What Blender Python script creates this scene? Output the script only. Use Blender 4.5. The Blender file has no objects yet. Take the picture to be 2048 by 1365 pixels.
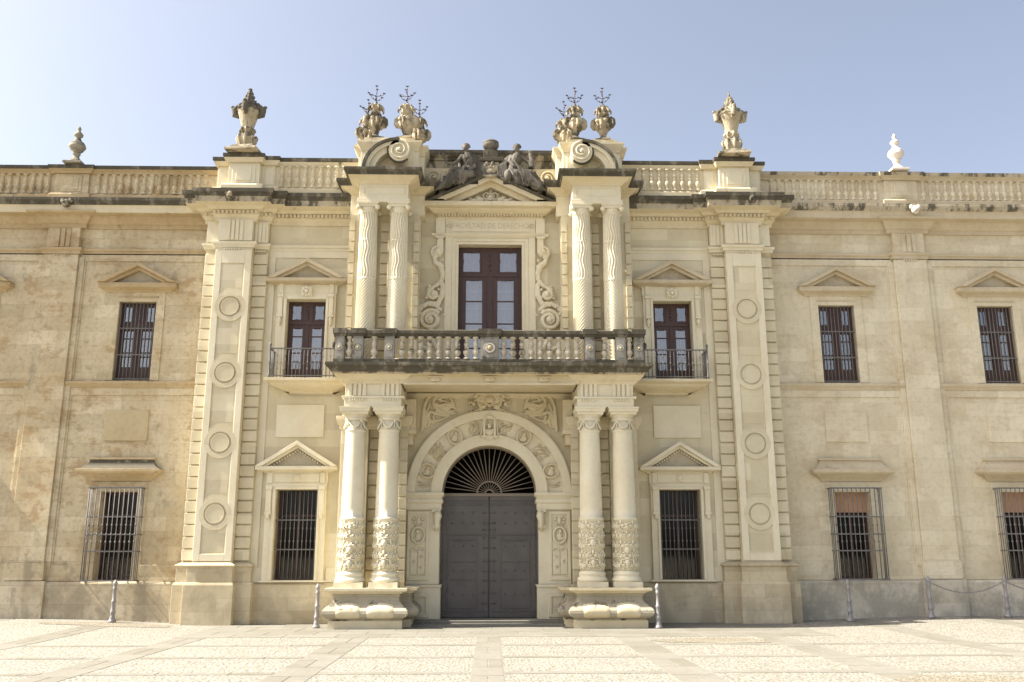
import bpy, bmesh, math, random
from math import sin, cos, pi, radians, sqrt, atan2, hypot
from mathutils import Matrix, Vector
random.seed(7)
S = bpy.context.scene
COL = S.collection
# ------------------------------------------------------------------ camera, sky, sun
cd = bpy.data.cameras.new("camera"); cam = bpy.data.objects.new("camera", cd); COL.objects.link(cam)
cd.sensor_width = 36; cd.lens = 36 * 1815 / 2048; cd.clip_end = 2000; cd.clip_start = .1
cam.matrix_world = Matrix.Translation((.03, -22.5, 1.6)) @ (Matrix.Rotation(radians(-1.354), 4, 'Z') @
    Matrix.Rotation(radians(90 + 13.229), 4, 'X') @ Matrix.Rotation(radians(-.066), 4, 'Z'))
S.camera = cam
SUN_EL, SUN_AZ = 47.0, 3.5      # azimuth: degrees in front of the facade plane, sun on the left
w = bpy.data.worlds.new("World"); S.world = w; w.use_nodes = True
nt = w.node_tree; bg = nt.nodes['Background']; sk = nt.nodes.new('ShaderNodeTexSky')
sk.sky_type = 'NISHITA'; sk.sun_disc = False; sk.sun_elevation = radians(SUN_EL); sk.sun_rotation = radians(-90 - SUN_AZ)
sk.air_density = .75; sk.dust_density = 4.0; sk.ozone_density = .3; sk.altitude = 10
hs_ = nt.nodes.new('ShaderNodeHueSaturation'); hs_.inputs['Saturation'].default_value = .68; nt.links.new(sk.outputs[0], hs_.inputs['Color']); nt.links.new(hs_.outputs[0], bg.inputs[0]); bg.inputs[1].default_value = .095
ld = bpy.data.lights.new("sun", 'SUN'); ld.energy = 4.7; ld.angle = radians(.5); ld.color = (1, .935, .835)
sun = bpy.data.objects.new("sun", ld); COL.objects.link(sun)
e, a = radians(SUN_EL), radians(SUN_AZ)
tosun = Vector((-cos(e) * cos(a), -cos(e) * sin(a), sin(e)))
sun.rotation_euler = tosun.to_track_quat('Z', 'Y').to_euler(); sun.location = (-30, -5, 30)
S.view_settings.view_transform = 'Standard'; S.view_settings.look = 'None'
S.view_settings.exposure = 1.6; S.view_settings.gamma = 1
S.cycles.use_denoising = True; S.cycles.max_bounces = 6; S.cycles.diffuse_bounces = 4

# ------------------------------------------------------------------ materials
def newmat(name):
    m = bpy.data.materials.new(name); m.use_nodes = True
    return m, m.node_tree, m.node_tree.nodes, m.node_tree.links, m.node_tree.nodes['Principled BSDF']
def mathn(N, L, op, a, b=None, clamp=False):
    n = N.new('ShaderNodeMath'); n.operation = op; n.use_clamp = clamp
    for i, x in enumerate((a, b)):
        if x is None: continue
        if isinstance(x, (int, float)): n.inputs[i].default_value = x
        else: L.new(x, n.inputs[i])
    return n.outputs[0]
def mixn(N, L, f, a, b, mode='MIX'):
    n = N.new('ShaderNodeMix'); n.data_type = 'RGBA'; n.blend_type = mode
    for s_, x in ((n.inputs[0], f), (n.inputs[6], a), (n.inputs[7], b)):
        if isinstance(x, (int, float)): s_.default_value = x
        elif isinstance(x, tuple): s_.default_value = (*x, 1)
        else: L.new(x, s_)
    return n.outputs[2]
def noise(N, L, vec, scale, det=4, rough=.55, sc3=None):
    if sc3:
        mp = N.new('ShaderNodeVectorMath'); mp.operation = 'MULTIPLY'; L.new(vec, mp.inputs[0]); mp.inputs[1].default_value = sc3; vec = mp.outputs[0]
    n = N.new('ShaderNodeTexNoise'); n.inputs['Scale'].default_value = scale; n.inputs['Detail'].default_value = det
    n.inputs['Roughness'].default_value = rough; L.new(vec, n.inputs['Vector']); return n.outputs[0]
def ramp(N, L, x, lo, hi):
    n = N.new('ShaderNodeMapRange'); n.interpolation_type = 'SMOOTHSTEP'; L.new(x, n.inputs[0]); n.inputs[1].default_value = lo; n.inputs[2].default_value = hi
    return n.outputs[0]
def stone(name, base, alt, blocks=None, mott=.5, var=.12, stain=0., up=0., dark=(.045, .040, .028), bump=.25, blotch=None, joint=.35, low=0.):
    m, t, N, L, B = newmat(name)
    g = N.new('ShaderNodeNewGeometry'); pos = g.outputs['Position']
    n1 = noise(N, L, pos, 1.1, 5); n2 = noise(N, L, pos, 9, 5, .65); n3 = noise(N, L, pos, 60, 3, .7)
    c = mixn(N, L, ramp(N, L, n1, .38, .64), base, alt)
    if mott: c = mixn(N, L, mathn(N, L, 'MULTIPLY', ramp(N, L, n2, .45, .75), mott), c, tuple(x * .72 for x in alt))
    h = mathn(N, L, 'MULTIPLY', n2, .6)
    if blocks:
        sp = N.new('ShaderNodeSeparateXYZ'); L.new(pos, sp.inputs[0]); cb = N.new('ShaderNodeCombineXYZ')
        L.new(mathn(N, L, 'ADD', sp.outputs[0], mathn(N, L, 'MULTIPLY', sp.outputs[1], .77)), cb.inputs[0]); L.new(sp.outputs[2], cb.inputs[1])
        br = N.new('ShaderNodeTexBrick'); L.new(cb.outputs[0], br.inputs['Vector']); br.inputs['Scale'].default_value = 1
        br.inputs['Brick Width'].default_value = blocks[0]; br.inputs['Row Height'].default_value = blocks[1]
        br.inputs['Mortar Size'].default_value = .006; br.inputs['Mortar Smooth'].default_value = .4; br.inputs['Bias'].default_value = 0
        br.offset = .43; br.squash = 1.25; br.squash_frequency = 3
        v = 1 - var
        br.inputs['Color1'].default_value = (1, 1, 1, 1); br.inputs['Color2'].default_value = (v, v * .975, v * .93, 1)
        br.inputs['Mortar'].default_value = (1 - joint, 1 - joint, 1 - joint, 1)
        c = mixn(N, L, 1., c, br.outputs[0], 'MULTIPLY')
        h = mathn(N, L, 'SUBTRACT', h, mathn(N, L, 'MULTIPLY', br.outputs[1], .5))
    if blotch:
        nb = noise(N, L, pos, 2.3, 6, .7, (1, 1, 1.6)); nb2 = noise(N, L, pos, .55, 2)
        f = mathn(N, L, 'MULTIPLY', ramp(N, L, mathn(N, L, 'ADD', nb, mathn(N, L, 'MULTIPLY', mathn(N, L, 'SUBTRACT', nb2, .5), .5)), .54, .66), blotch[1])
        c = mixn(N, L, f, c, blotch[0])
    c = mixn(N, L, mathn(N, L, 'MULTIPLY', ramp(N, L, n3, .5, .75), .18), c, tuple(x * .6 for x in base))
    nst = noise(N, L, pos, 3.5, 5, .6, (1, 1, .13))
    c = mixn(N, L, mathn(N, L, 'MULTIPLY', ramp(N, L, nst, .52, .70), .12 if not blotch else .2), c, tuple(x * .66 for x in alt))
    if blotch:
        npit = noise(N, L, pos, 17, 4, .7)
        c = mixn(N, L, mathn(N, L, 'MULTIPLY', ramp(N, L, npit, .62, .72), blotch[1] * .5), c, tuple(x * .45 for x in alt))
        h = mathn(N, L, 'SUBTRACT', h, mathn(N, L, 'MULTIPLY', ramp(N, L, npit, .62, .70), .5))
    if low:
        sp2 = N.new('ShaderNodeSeparateXYZ'); L.new(pos, sp2.inputs[0])
        ns = noise(N, L, pos, 2.2, 6, .65, (1, 1, .7))
        zz = mathn(N, L, 'SUBTRACT', 1, ramp(N, L, sp2.outputs[2], .15, 1.9))
        f = ramp(N, L, mathn(N, L, 'ADD', ns, mathn(N, L, 'MULTIPLY', zz, .17)), .56, .74)
        c = mixn(N, L, mathn(N, L, 'MULTIPLY', f, low), c, tuple(x * .42 for x in base))
    if stain or up:
        nz = N.new('ShaderNodeSeparateXYZ'); L.new(g.outputs['True Normal'], nz.inputs[0])
        ns = noise(N, L, pos, 3.2, 7, .72, (1, 1, .38))
        u = mathn(N, L, 'MULTIPLY', mathn(N, L, 'MAXIMUM', nz.outputs[2], 0), up)
        f = ramp(N, L, mathn(N, L, 'ADD', ns, mathn(N, L, 'ADD', u, stain)), .50, .62)
        n4 = noise(N, L, pos, 14, 4)
        dk = mixn(N, L, n4, dark, tuple(x * 2.1 for x in dark))
        c = mixn(N, L, mathn(N, L, 'MULTIPLY', f, .9), c, dk)
    L.new(c, B.inputs['Base Color']); B.inputs['Roughness'].default_value = .88; B.inputs['Specular IOR Level'].default_value = .25
    b = N.new('ShaderNodeBump'); b.inputs['Strength'].default_value = bump; b.inputs['Distance'].default_value = .02
    L.new(mathn(N, L, 'ADD', h, mathn(N, L, 'MULTIPLY', n3, .25)), b.inputs['Height']); L.new(b.outputs[0], B.inputs['Normal'])
    return m
def plain(name, col, rough=.5, metal=0., nz=.25, scale=8., bump=.1, spec=.5):
    m, t, N, L, B = newmat(name)
    tc = N.new('ShaderNodeNewGeometry').outputs['Position']
    n = noise(N, L, tc, scale, 5)
    L.new(mixn(N, L, n, tuple(c * (1 - nz) for c in col), tuple(min(1, c * (1 + nz)) for c in col)), B.inputs['Base Color'])
    B.inputs['Roughness'].default_value = rough; B.inputs['Metallic'].default_value = metal; B.inputs['Specular IOR Level'].default_value = spec
    b = N.new('ShaderNodeBump'); b.inputs['Strength'].default_value = bump; b.inputs['Distance'].default_value = .01; L.new(n, b.inputs['Height']); L.new(b.outputs[0], B.inputs['Normal'])
    return m
PALE = (.69, .625, .45); PALE2 = (.645, .57, .395)
M = {}
M['pale'] = stone('pale_stone', PALE, PALE2, (.95, .42), .22, .2, bump=.12, joint=.16)
M['smooth'] = stone('smooth_pale_stone', (.70, .64, .475), (.655, .585, .42), None, .2, .1, bump=.1)
M['mould'] = stone('moulded_stone', (.65, .57, .40), (.59, .505, .33), None, .3, .1, stain=-.13, up=.16, bump=.15)
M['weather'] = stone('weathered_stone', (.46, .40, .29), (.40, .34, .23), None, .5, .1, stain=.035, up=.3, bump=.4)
M['soot'] = stone('soot_stained_stone', (.22, .195, .145), (.16, .14, .10), None, .5, .1, stain=.11, up=.3, bump=.5)
M['statue'] = stone('sooty_carved_stone', (.19, .172, .14), (.145, .13, .105), None, .6, .1, stain=.03, up=.2, dark=(.045, .04, .032), bump=.6)
M['urn'] = stone('patchy_urn_stone', (.50, .43, .30), (.40, .33, .22), None, .5, .1, stain=.02, up=.25, bump=.5)
M['white'] = stone('whitened_stone', (.70, .64, .54), (.64, .57, .47), None, .3, .1, stain=-.16, up=.05, bump=.2)
M['grey_finial'] = stone('grey_finial_stone', (.38, .35, .28), (.30, .27, .2), None, .5, .1, stain=-.03, up=.2, bump=.4)
M['old_l'] = stone('old_ochre_stone', (.65, .56, .385), (.57, .465, .295), (.72, .36), .75, .2, bump=.55, blotch=((.37, .25, .125), .7), joint=.22, low=.75)
M['old_r'] = stone('old_grey_stone', (.69, .62, .46), (.64, .56, .395), (.72, .36), .5, .14, bump=.4, blotch=((.43, .335, .21), .35), joint=.16, low=.35)
M['base_l'] = stone('old_plinth_stone', (.64, .56, .41), (.54, .45, .30), (.8, .44), .8, .3, bump=.5, blotch=((.36, .28, .17), .6), joint=.35, low=.6)
M['base_r'] = stone('grey_plinth_stone', (.62, .57, .46), (.57, .52, .41), (.9, .44), .6, .16, bump=.4, blotch=((.38, .35, .28), .4), joint=.2, low=.55)
M['base_c'] = stone('bay_plinth_stone', (.60, .52, .36), (.53, .45, .30), (.95, .3), .4, .18, bump=.2, joint=.25, low=.3)
M['tymp'] = stone('dull_brown_stone', (.50, .44, .32), (.44, .38, .27), None, .6, .1, bump=.4)
M['pier'] = stone('grey_weathered_stone', (.34, .32, .275), (.27, .25, .205), None, .5, .1, stain=-.0, up=.2, bump=.4)
M['ped'] = stone('grey_pedestal_stone', (.43, .385, .285), (.36, .32, .235), None, .5, .1, stain=-.1, up=.15, bump=.35)
M['panel'] = stone('ochre_panel_stone', (.50, .41, .245), (.46, .37, .215), None, .35, .1, bump=.2)
M['hood_l'] = stone('ochre_moulding_stone', (.50, .39, .235), (.43, .325, .18), None, .6, .1, stain=-.10, up=.2, bump=.3)
M['hood_r'] = stone('grey_moulding_stone', (.54, .46, .32), (.48, .395, .26), None, .4, .1, stain=-.16, up=.1, bump=.25)
M['iron'] = plain('grey_iron', (.145, .136, .125), .7, .05, .3)
M['iron_dark'] = plain('rusty_dark_iron', (.075, .05, .045), .7, .2, .4)
M['wood'] = plain('dark_brown_wood', (.062, .031, .024), .5, 0, .35, 14)
M['door'] = plain('grey_brown_door_metal', (.105, .094, .085), .5, .1, .35, 2.2, .15)
M['door_trim'] = plain('door_stud_metal', (.15, .13, .115), .5, .2, .3)
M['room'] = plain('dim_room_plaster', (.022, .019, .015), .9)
M['blind'] = plain('terracotta_blind', (.42, .25, .145), .8, 0, .15)
M['curtain'] = plain('pale_curtain', (.50, .47, .46), .9, 0, .05)
M['lace'] = plain('white_lace', (.8, .78, .75), .9, 0, .03)
M['fan'] = plain('tan_painted_iron', (.20, .165, .125), .6, .1, .2)
M['bollard'] = plain('grey_painted_iron', (.27, .258, .25), .55, .2, .25, 20)
def glass(name, refl, tint):
    m, t, N, L, B = newmat(name)
    for n in list(N): N.remove(n)
    o = N.new('ShaderNodeOutputMaterial'); mx = N.new('ShaderNodeMixShader'); tr = N.new('ShaderNodeBsdfTransparent'); gl = N.new('ShaderNodeBsdfGlossy')
    tr.inputs[0].default_value = (.8, .8, .8, 1); gl.inputs[0].default_value = (*tint, 1); gl.inputs['Roughness'].default_value = .04
    mx.inputs[0].default_value = refl; L.new(tr.outputs[0], mx.inputs[1]); L.new(gl.outputs[0], mx.inputs[2]); L.new(mx.outputs[0], o.inputs[0])
    return m
M['glass'] = glass('window_glass', .22, (1, .95, .9)); M['dim_glass'] = glass('low_reflect_window_glass', .03, (.9, .85, .8))  # lower panes: reflection turned down so the openings stay dark
# ground: light pebbles set in mortar
m, t, N, L, B = newmat('pebble_paving')
pos = N.new('ShaderNodeNewGeometry').outputs['Position']
vo = N.new('ShaderNodeTexVoronoi'); vo.inputs['Scale'].default_value = 19; vo.inputs['Randomness'].default_value = .9; L.new(pos, vo.inputs['Vector'])
hs = N.new('ShaderNodeSeparateColor'); L.new(vo.outputs['Color'], hs.inputs[0])
c = mixn(N, L, hs.outputs[0], (.315, .299, .254), (.18, .167, .135))
c = mixn(N, L, mathn(N, L, 'MULTIPLY', ramp(N, L, vo.outputs['Distance'], .42, .62), .55), c, (.15, .135, .10))
big = noise(N, L, pos, .5, 4); c = mixn(N, L, mathn(N, L, 'MULTIPLY', ramp(N, L, big, .52, .68), .35), c, (.27, .25, .20))
L.new(c, B.inputs['Base Color']); B.inputs['Roughness'].default_value = .8
b = N.new('ShaderNodeBump'); b.inputs['Strength'].default_value = .8; b.inputs['Distance'].default_value = .03; b.invert = True
L.new(vo.outputs['Distance'], b.inputs['Height']); L.new(b.outputs[0], B.inputs['Normal'])
M['pebble'] = m
def pebble2():
    m2 = M['pebble'].copy(); m2.name = 'tan_gravel'
    return m2
M['slab'] = stone('paving_slab_stone', (.206, .195, .162), (.185, .174, .142), None, .6, .1, bump=.2)
M['joint'] = plain('paving_joint', (.22, .19, .135), .9)
mt_ = M['pebble'].copy(); mt_.name = 'tan_gravel'
for nd in mt_.node_tree.nodes:
    if nd.type == 'MIX' and not nd.inputs[6].is_linked: nd.inputs[6].default_value = (.31, .275, .205, 1); nd.inputs[7].default_value = (.13, .11, .075, 1)
    if nd.type == 'TEX_VORONOI': nd.inputs['Scale'].default_value = 26
M['tan'] = mt_

# ------------------------------------------------------------------ mesh builder
class MB:
    def __init__(s, sx=1): s.v = []; s.f = []; s.m = []; s.sm = []; s.sx = sx
    def add(s, vs, fs, mi=0, smooth=False):
        b = len(s.v); s.v += [(p[0] * s.sx, p[1], p[2]) for p in vs]
        for i, f in enumerate(fs):
            s.f.append([b + k for k in f]); s.m.append(mi if isinstance(mi, int) else mi[i]); s.sm.append(smooth)
    def box(s, x0, x1, y0, y1, z0, z1, mi=0):
        s.add([(x0, y0, z0), (x1, y0, z0), (x1, y1, z0), (x0, y1, z0), (x0, y0, z1), (x1, y0, z1), (x1, y1, z1), (x0, y1, z1)],
              [(0, 1, 5, 4), (1, 2, 6, 5), (2, 3, 7, 6), (3, 0, 4, 7), (4, 5, 6, 7), (3, 2, 1, 0)], mi)
    def prism(s, poly, y0, y1, mi=0):
        n = len(poly)
        s.add([(x, y0, z) for x, z in poly] + [(x, y1, z) for x, z in poly],
              [tuple(range(n)), tuple(range(2 * n - 1, n - 1, -1))] + [(i, i + n, (i + 1) % n + n, (i + 1) % n) for i in range(n)], mi)
    def sweep(s, path, prof, closed=False, mi=0, caps=True):
        n = len(path); off = []
        for i in range(n):
            def nrm(a, b):
                dx, dy = b[0] - a[0], b[1] - a[1]; l = hypot(dx, dy); return (dy / l, -dx / l)
            if closed or 0 < i < n - 1:
                a = nrm(path[i - 1], path[i]); b = nrm(path[i], path[(i + 1) % n])
                k = 1 + a[0] * b[0] + a[1] * b[1]; off.append(((a[0] + b[0]) / k, (a[1] + b[1]) / k))
            elif i == 0: off.append(nrm(path[0], path[1]))
            else: off.append(nrm(path[-2], path[-1]))
        k = len(prof); vs = [(path[i][0] + off[i][0] * o, path[i][1] + off[i][1] * o, z) for i in range(n) for o, z in prof]
        fs = []; ms = []
        for i in range(n if closed else n - 1):
            j = (i + 1) % n
            for q in range(k - 1):
                fs.append((i * k + q, j * k + q, j * k + q + 1, i * k + q + 1)); ms.append(mi if isinstance(mi, int) else mi[q])
        if not closed and caps:
            fs += [tuple(range(k - 1, -1, -1)), tuple(range((n - 1) * k, n * k))]; ms += [ms[0], ms[0]]
        if closed and caps:
            fs += [tuple(i * k + k - 1 for i in range(n))]; ms += [ms[-1]]
        s.add(vs, fs, ms)
    def lathe(s, cx, cy, prof, n=24, mi=0, smooth=True, rf=None, square=False):
        vs = []; fs = []; k = len(prof)
        for i in range(n):
            t = 2 * pi * i / n + (pi / 4 if square else 0)
            for r, z in prof:
                rr = r * (rf(t, z) if rf else 1) * (sqrt(2) if square else 1)
                vs.append((cx + rr * cos(t), cy + rr * sin(t), z))
        for i in range(n):
            j = (i + 1) % n
            for q in range(k - 1): fs.append((i * k + q, j * k + q, j * k + q + 1, i * k + q + 1))
        fs += [tuple(i * k + k - 1 for i in range(n)), tuple(i * k for i in range(n - 1, -1, -1))]
        s.add(vs, fs, mi, smooth)
    def tube(s, pts, r, n=6, mi=0, flat=1.):
        pts = [Vector(p) for p in pts]; k = len(pts)
        rs = r if isinstance(r, (list, tuple)) else [r] * k
        vs = []; up = Vector((0, 1, 0))
        for i, p in enumerate(pts):
            d = (pts[min(i + 1, k - 1)] - pts[max(i - 1, 0)]).normalized()
            a = d.cross(up)
            if a.length < .1: a = d.cross(Vector((1, 0, 0)))
            a.normalize(); b = a.cross(d).normalized()
            for q in range(n):
                t = 2 * pi * q / n; vs.append(p + a * cos(t) * rs[i] + b * sin(t) * rs[i] * flat)
        fs = [(i * n + q, i * n + (q + 1) % n, (i + 1) * n + (q + 1) % n, (i + 1) * n + q) for i in range(k - 1) for q in range(n)]
        fs += [tuple(range(n - 1, -1, -1)), tuple(range((k - 1) * n, k * n))]
        s.add([tuple(v) for v in vs], fs, mi, True)
    def ell(s, c, r, n=12, m=8, mi=0, tilt=0.):
        vs = [(0, 0, 1)]
        for i in range(1, m):
            for j in range(n): vs.append((sin(pi * i / m) * cos(2 * pi * j / n), sin(pi * i / m) * sin(2 * pi * j / n), cos(pi * i / m)))
        vs.append((0, 0, -1)); k = len(vs)
        fs = [(0, 1 + j, 1 + (j + 1) % n) for j in range(n)]
        for i in range(m - 2):
            for j in range(n): fs.append((1 + i * n + j, 1 + (i + 1) * n + j, 1 + (i + 1) * n + (j + 1) % n, 1 + i * n + (j + 1) % n))
        fs += [(k - 1, k - 2 - j, k - 2 - (j + 1) % n) for j in range(n)]
        ct, st = cos(tilt), sin(tilt); out = []
        for x, y, z in vs:
            x, y, z = x * r[0], y * r[1], z * r[2]; out.append((c[0] + ct * x + st * z, c[1] + y, c[2] - st * x + ct * z))
        s.add(out, fs, mi, True)
    def ring(s, cx, cz, y, R, r, n=28, mi=0, rz=None, a0=0, a1=2 * pi):   # ring standing in the facade plane
        rz = rz or R; full = abs(a1 - a0 - 2 * pi) < 1e-6
        k = n if full else n + 1; vs = []; q = 8
        for i in range(k):
            t = a0 + (a1 - a0) * i / n
            for j in range(q):
                u = 2 * pi * j / q; vs.append((cx + cos(t) * (R + r * cos(u)), y + r * sin(u), cz + sin(t) * (rz + r * cos(u))))
        fs = [(i * q + j, i * q + (j + 1) % q, ((i + 1) % k) * q + (j + 1) % q, ((i + 1) % k) * q + j) for i in range(n if full else n) for j in range(q)]
        s.add(vs, fs, mi, True)
    def disc(s, cx, cz, y0, y1, R, rz=None, n=32, mi=0):
        rz = rz or R; s.prism([(cx + R * cos(2 * pi * i / n), cz + rz * sin(2 * pi * i / n)) for i in range(n)], y0, y1, mi)
    def spiral(s, cx, cz, y, R, turns=1.6, a0=0., dr=1, r=.02, lift=.0, n=28, mi=0, mapf=None):
        pts = []; rr = []
        for i in range(n + 1):
            t = i / n; rad = R * (1 - t) ** .8 + .1 * R * t; an = a0 + dr * turns * 2 * pi * t
            p = (cx + rad * cos(an), y - lift * t, cz + rad * sin(an)); pts.append(mapf(*p) if mapf else p); rr.append(r * (1.1 - .35 * t))
        s.tube(pts, rr, 6, mi); p = (cx, y - lift, cz); p = mapf(*p) if mapf else p
        s.ell(p, (r * 1.7,) * 3, 8, 6, mi)
    def seg(s, R0, R1, y0, y1, a0=0, a1=pi, n=48, cx=0, cz=3.07, mi=0):    # arched band
        vs = []; fs = []
        for i in range(n + 1):
            t = a0 + (a1 - a0) * i / n; c, d = cos(t), sin(t)
            vs += [(cx + R0 * c, y0, cz + R0 * d), (cx + R1 * c, y0, cz + R1 * d), (cx + R1 * c, y1, cz + R1 * d), (cx + R0 * c, y1, cz + R0 * d)]
        for i in range(n):
            for j in range(4): fs.append((i * 4 + j, i * 4 + (j + 1) % 4, i * 4 + 4 + (j + 1) % 4, i * 4 + 4 + j))
        fs += [(0, 1, 2, 3), (n * 4 + 3, n * 4 + 2, n * 4 + 1, n * 4)]
        s.add(vs, fs, mi)
def obj(name, mb, mats, parent=None, bevel=0, remesh=0, label=None):
    me = bpy.data.meshes.new(name); me.from_pydata(mb.v, [], mb.f)
    for m in (mats if isinstance(mats, (list, tuple)) else [mats]): me.materials.append(M[m])
    me.polygons.foreach_set('material_index', mb.m); me.polygons.foreach_set('use_smooth', mb.sm)
    bm = bmesh.new(); bm.from_mesh(me); bmesh.ops.recalc_face_normals(bm, faces=bm.faces); bm.to_mesh(me); bm.free()
    o = bpy.data.objects.new(name, me); COL.objects.link(o)
    if parent: o.parent = parent; o.matrix_parent_inverse = Matrix.Translation(-parent_loc(parent))
    if bevel:
        b = o.modifiers.new('bevel', 'BEVEL'); b.width = bevel; b.segments = 1; b.limit_method = 'ANGLE'; b.angle_limit = radians(40)
    if remesh:
        r = o.modifiers.new('remesh', 'REMESH'); r.mode = 'VOXEL'; r.voxel_size = remesh; r.use_smooth_shade = True
        q = o.modifiers.new('smooth', 'SMOOTH'); q.iterations = 2; q.factor = .5
    if label: o['label'] = label
    return o
def parent_loc(p):
    v = Vector(p.location)
    if p.parent: v = v + parent_loc(p.parent) if p.matrix_parent_inverse == Matrix.Identity(4) else v
    return v
def empty(name, loc=(0, 0, 0), parent=None):
    o = bpy.data.objects.new(name, None); COL.objects.link(o); o.location = loc
    if parent: o.parent = parent
    return o
def tag(o, label, cat, group=None, kind=None):
    if label: o['label'] = label
    if cat: o['category'] = cat
    if group: o['group'] = group
    if kind: o['kind'] = kind
    return o
def part(name, parent, loc=(0, 0, 0), label=None):
    o = empty(name, loc, parent)
    if label: o['label'] = label
    return o
def wall(mb, x0, x1, z0, z1, yf, th, holes=(), mi=0):
    xs = sorted({x0, x1, *[h[0] for h in holes], *[h[1] for h in holes]}); zs = sorted({z0, z1, *[h[2] for h in holes], *[h[3] for h in holes]})
    def hole(xa, xb, za, zb): return any(h[0] <= xa and xb <= h[1] and h[2] <= za and zb <= h[3] for h in holes)
    for i in range(len(xs) - 1):
        for j in range(len(zs) - 1):
            xa, xb, za, zb = xs[i], xs[i + 1], zs[j], zs[j + 1]
            if hole(xa, xb, za, zb): continue
            mb.add([(xa, yf, za), (xb, yf, za), (xb, yf, zb), (xa, yf, zb)], [(0, 1, 2, 3)], mi)
            mb.add([(xa, yf + th, za), (xb, yf + th, za), (xb, yf + th, zb), (xa, yf + th, zb)], [(3, 2, 1, 0)], mi)
    for h in list(holes) + [(x0, x1, z0, z1)]:
        xa, xb, za, zb = h
        mb.add([(xa, yf, za), (xb, yf, za), (xb, yf, zb), (xa, yf, zb), (xa, yf + th, za), (xb, yf + th, za), (xb, yf + th, zb), (xa, yf + th, zb)],
               [(0, 4, 5, 1), (1, 5, 6, 2), (2, 6, 7, 3), (3, 7, 4, 0)], mi)
def returns(x0, x1, y, out=.0, back=None):   # plan path that starts and ends in the wall
    back = y + .05 if back is None else back
    return [(x0, back), (x0, y), (x1, y), (x1, back)]
def chevron(mb, xc, hw, z1, za, v0, v1, y0, y1, mi=0):
    m = (za - z1) / hw
    for s_ in (-1, 1):
        mb.prism([(xc + s_ * (hw - v0 / m), z1), (xc, za - v0), (xc, za - v1), (xc + s_ * (hw - v1 / m), z1)], y0, y1, mi)

BLD = empty('building'); tag(BLD, 'long pale stone baroque building with columned central portal, balcony and balustraded roofline', 'building')
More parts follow.
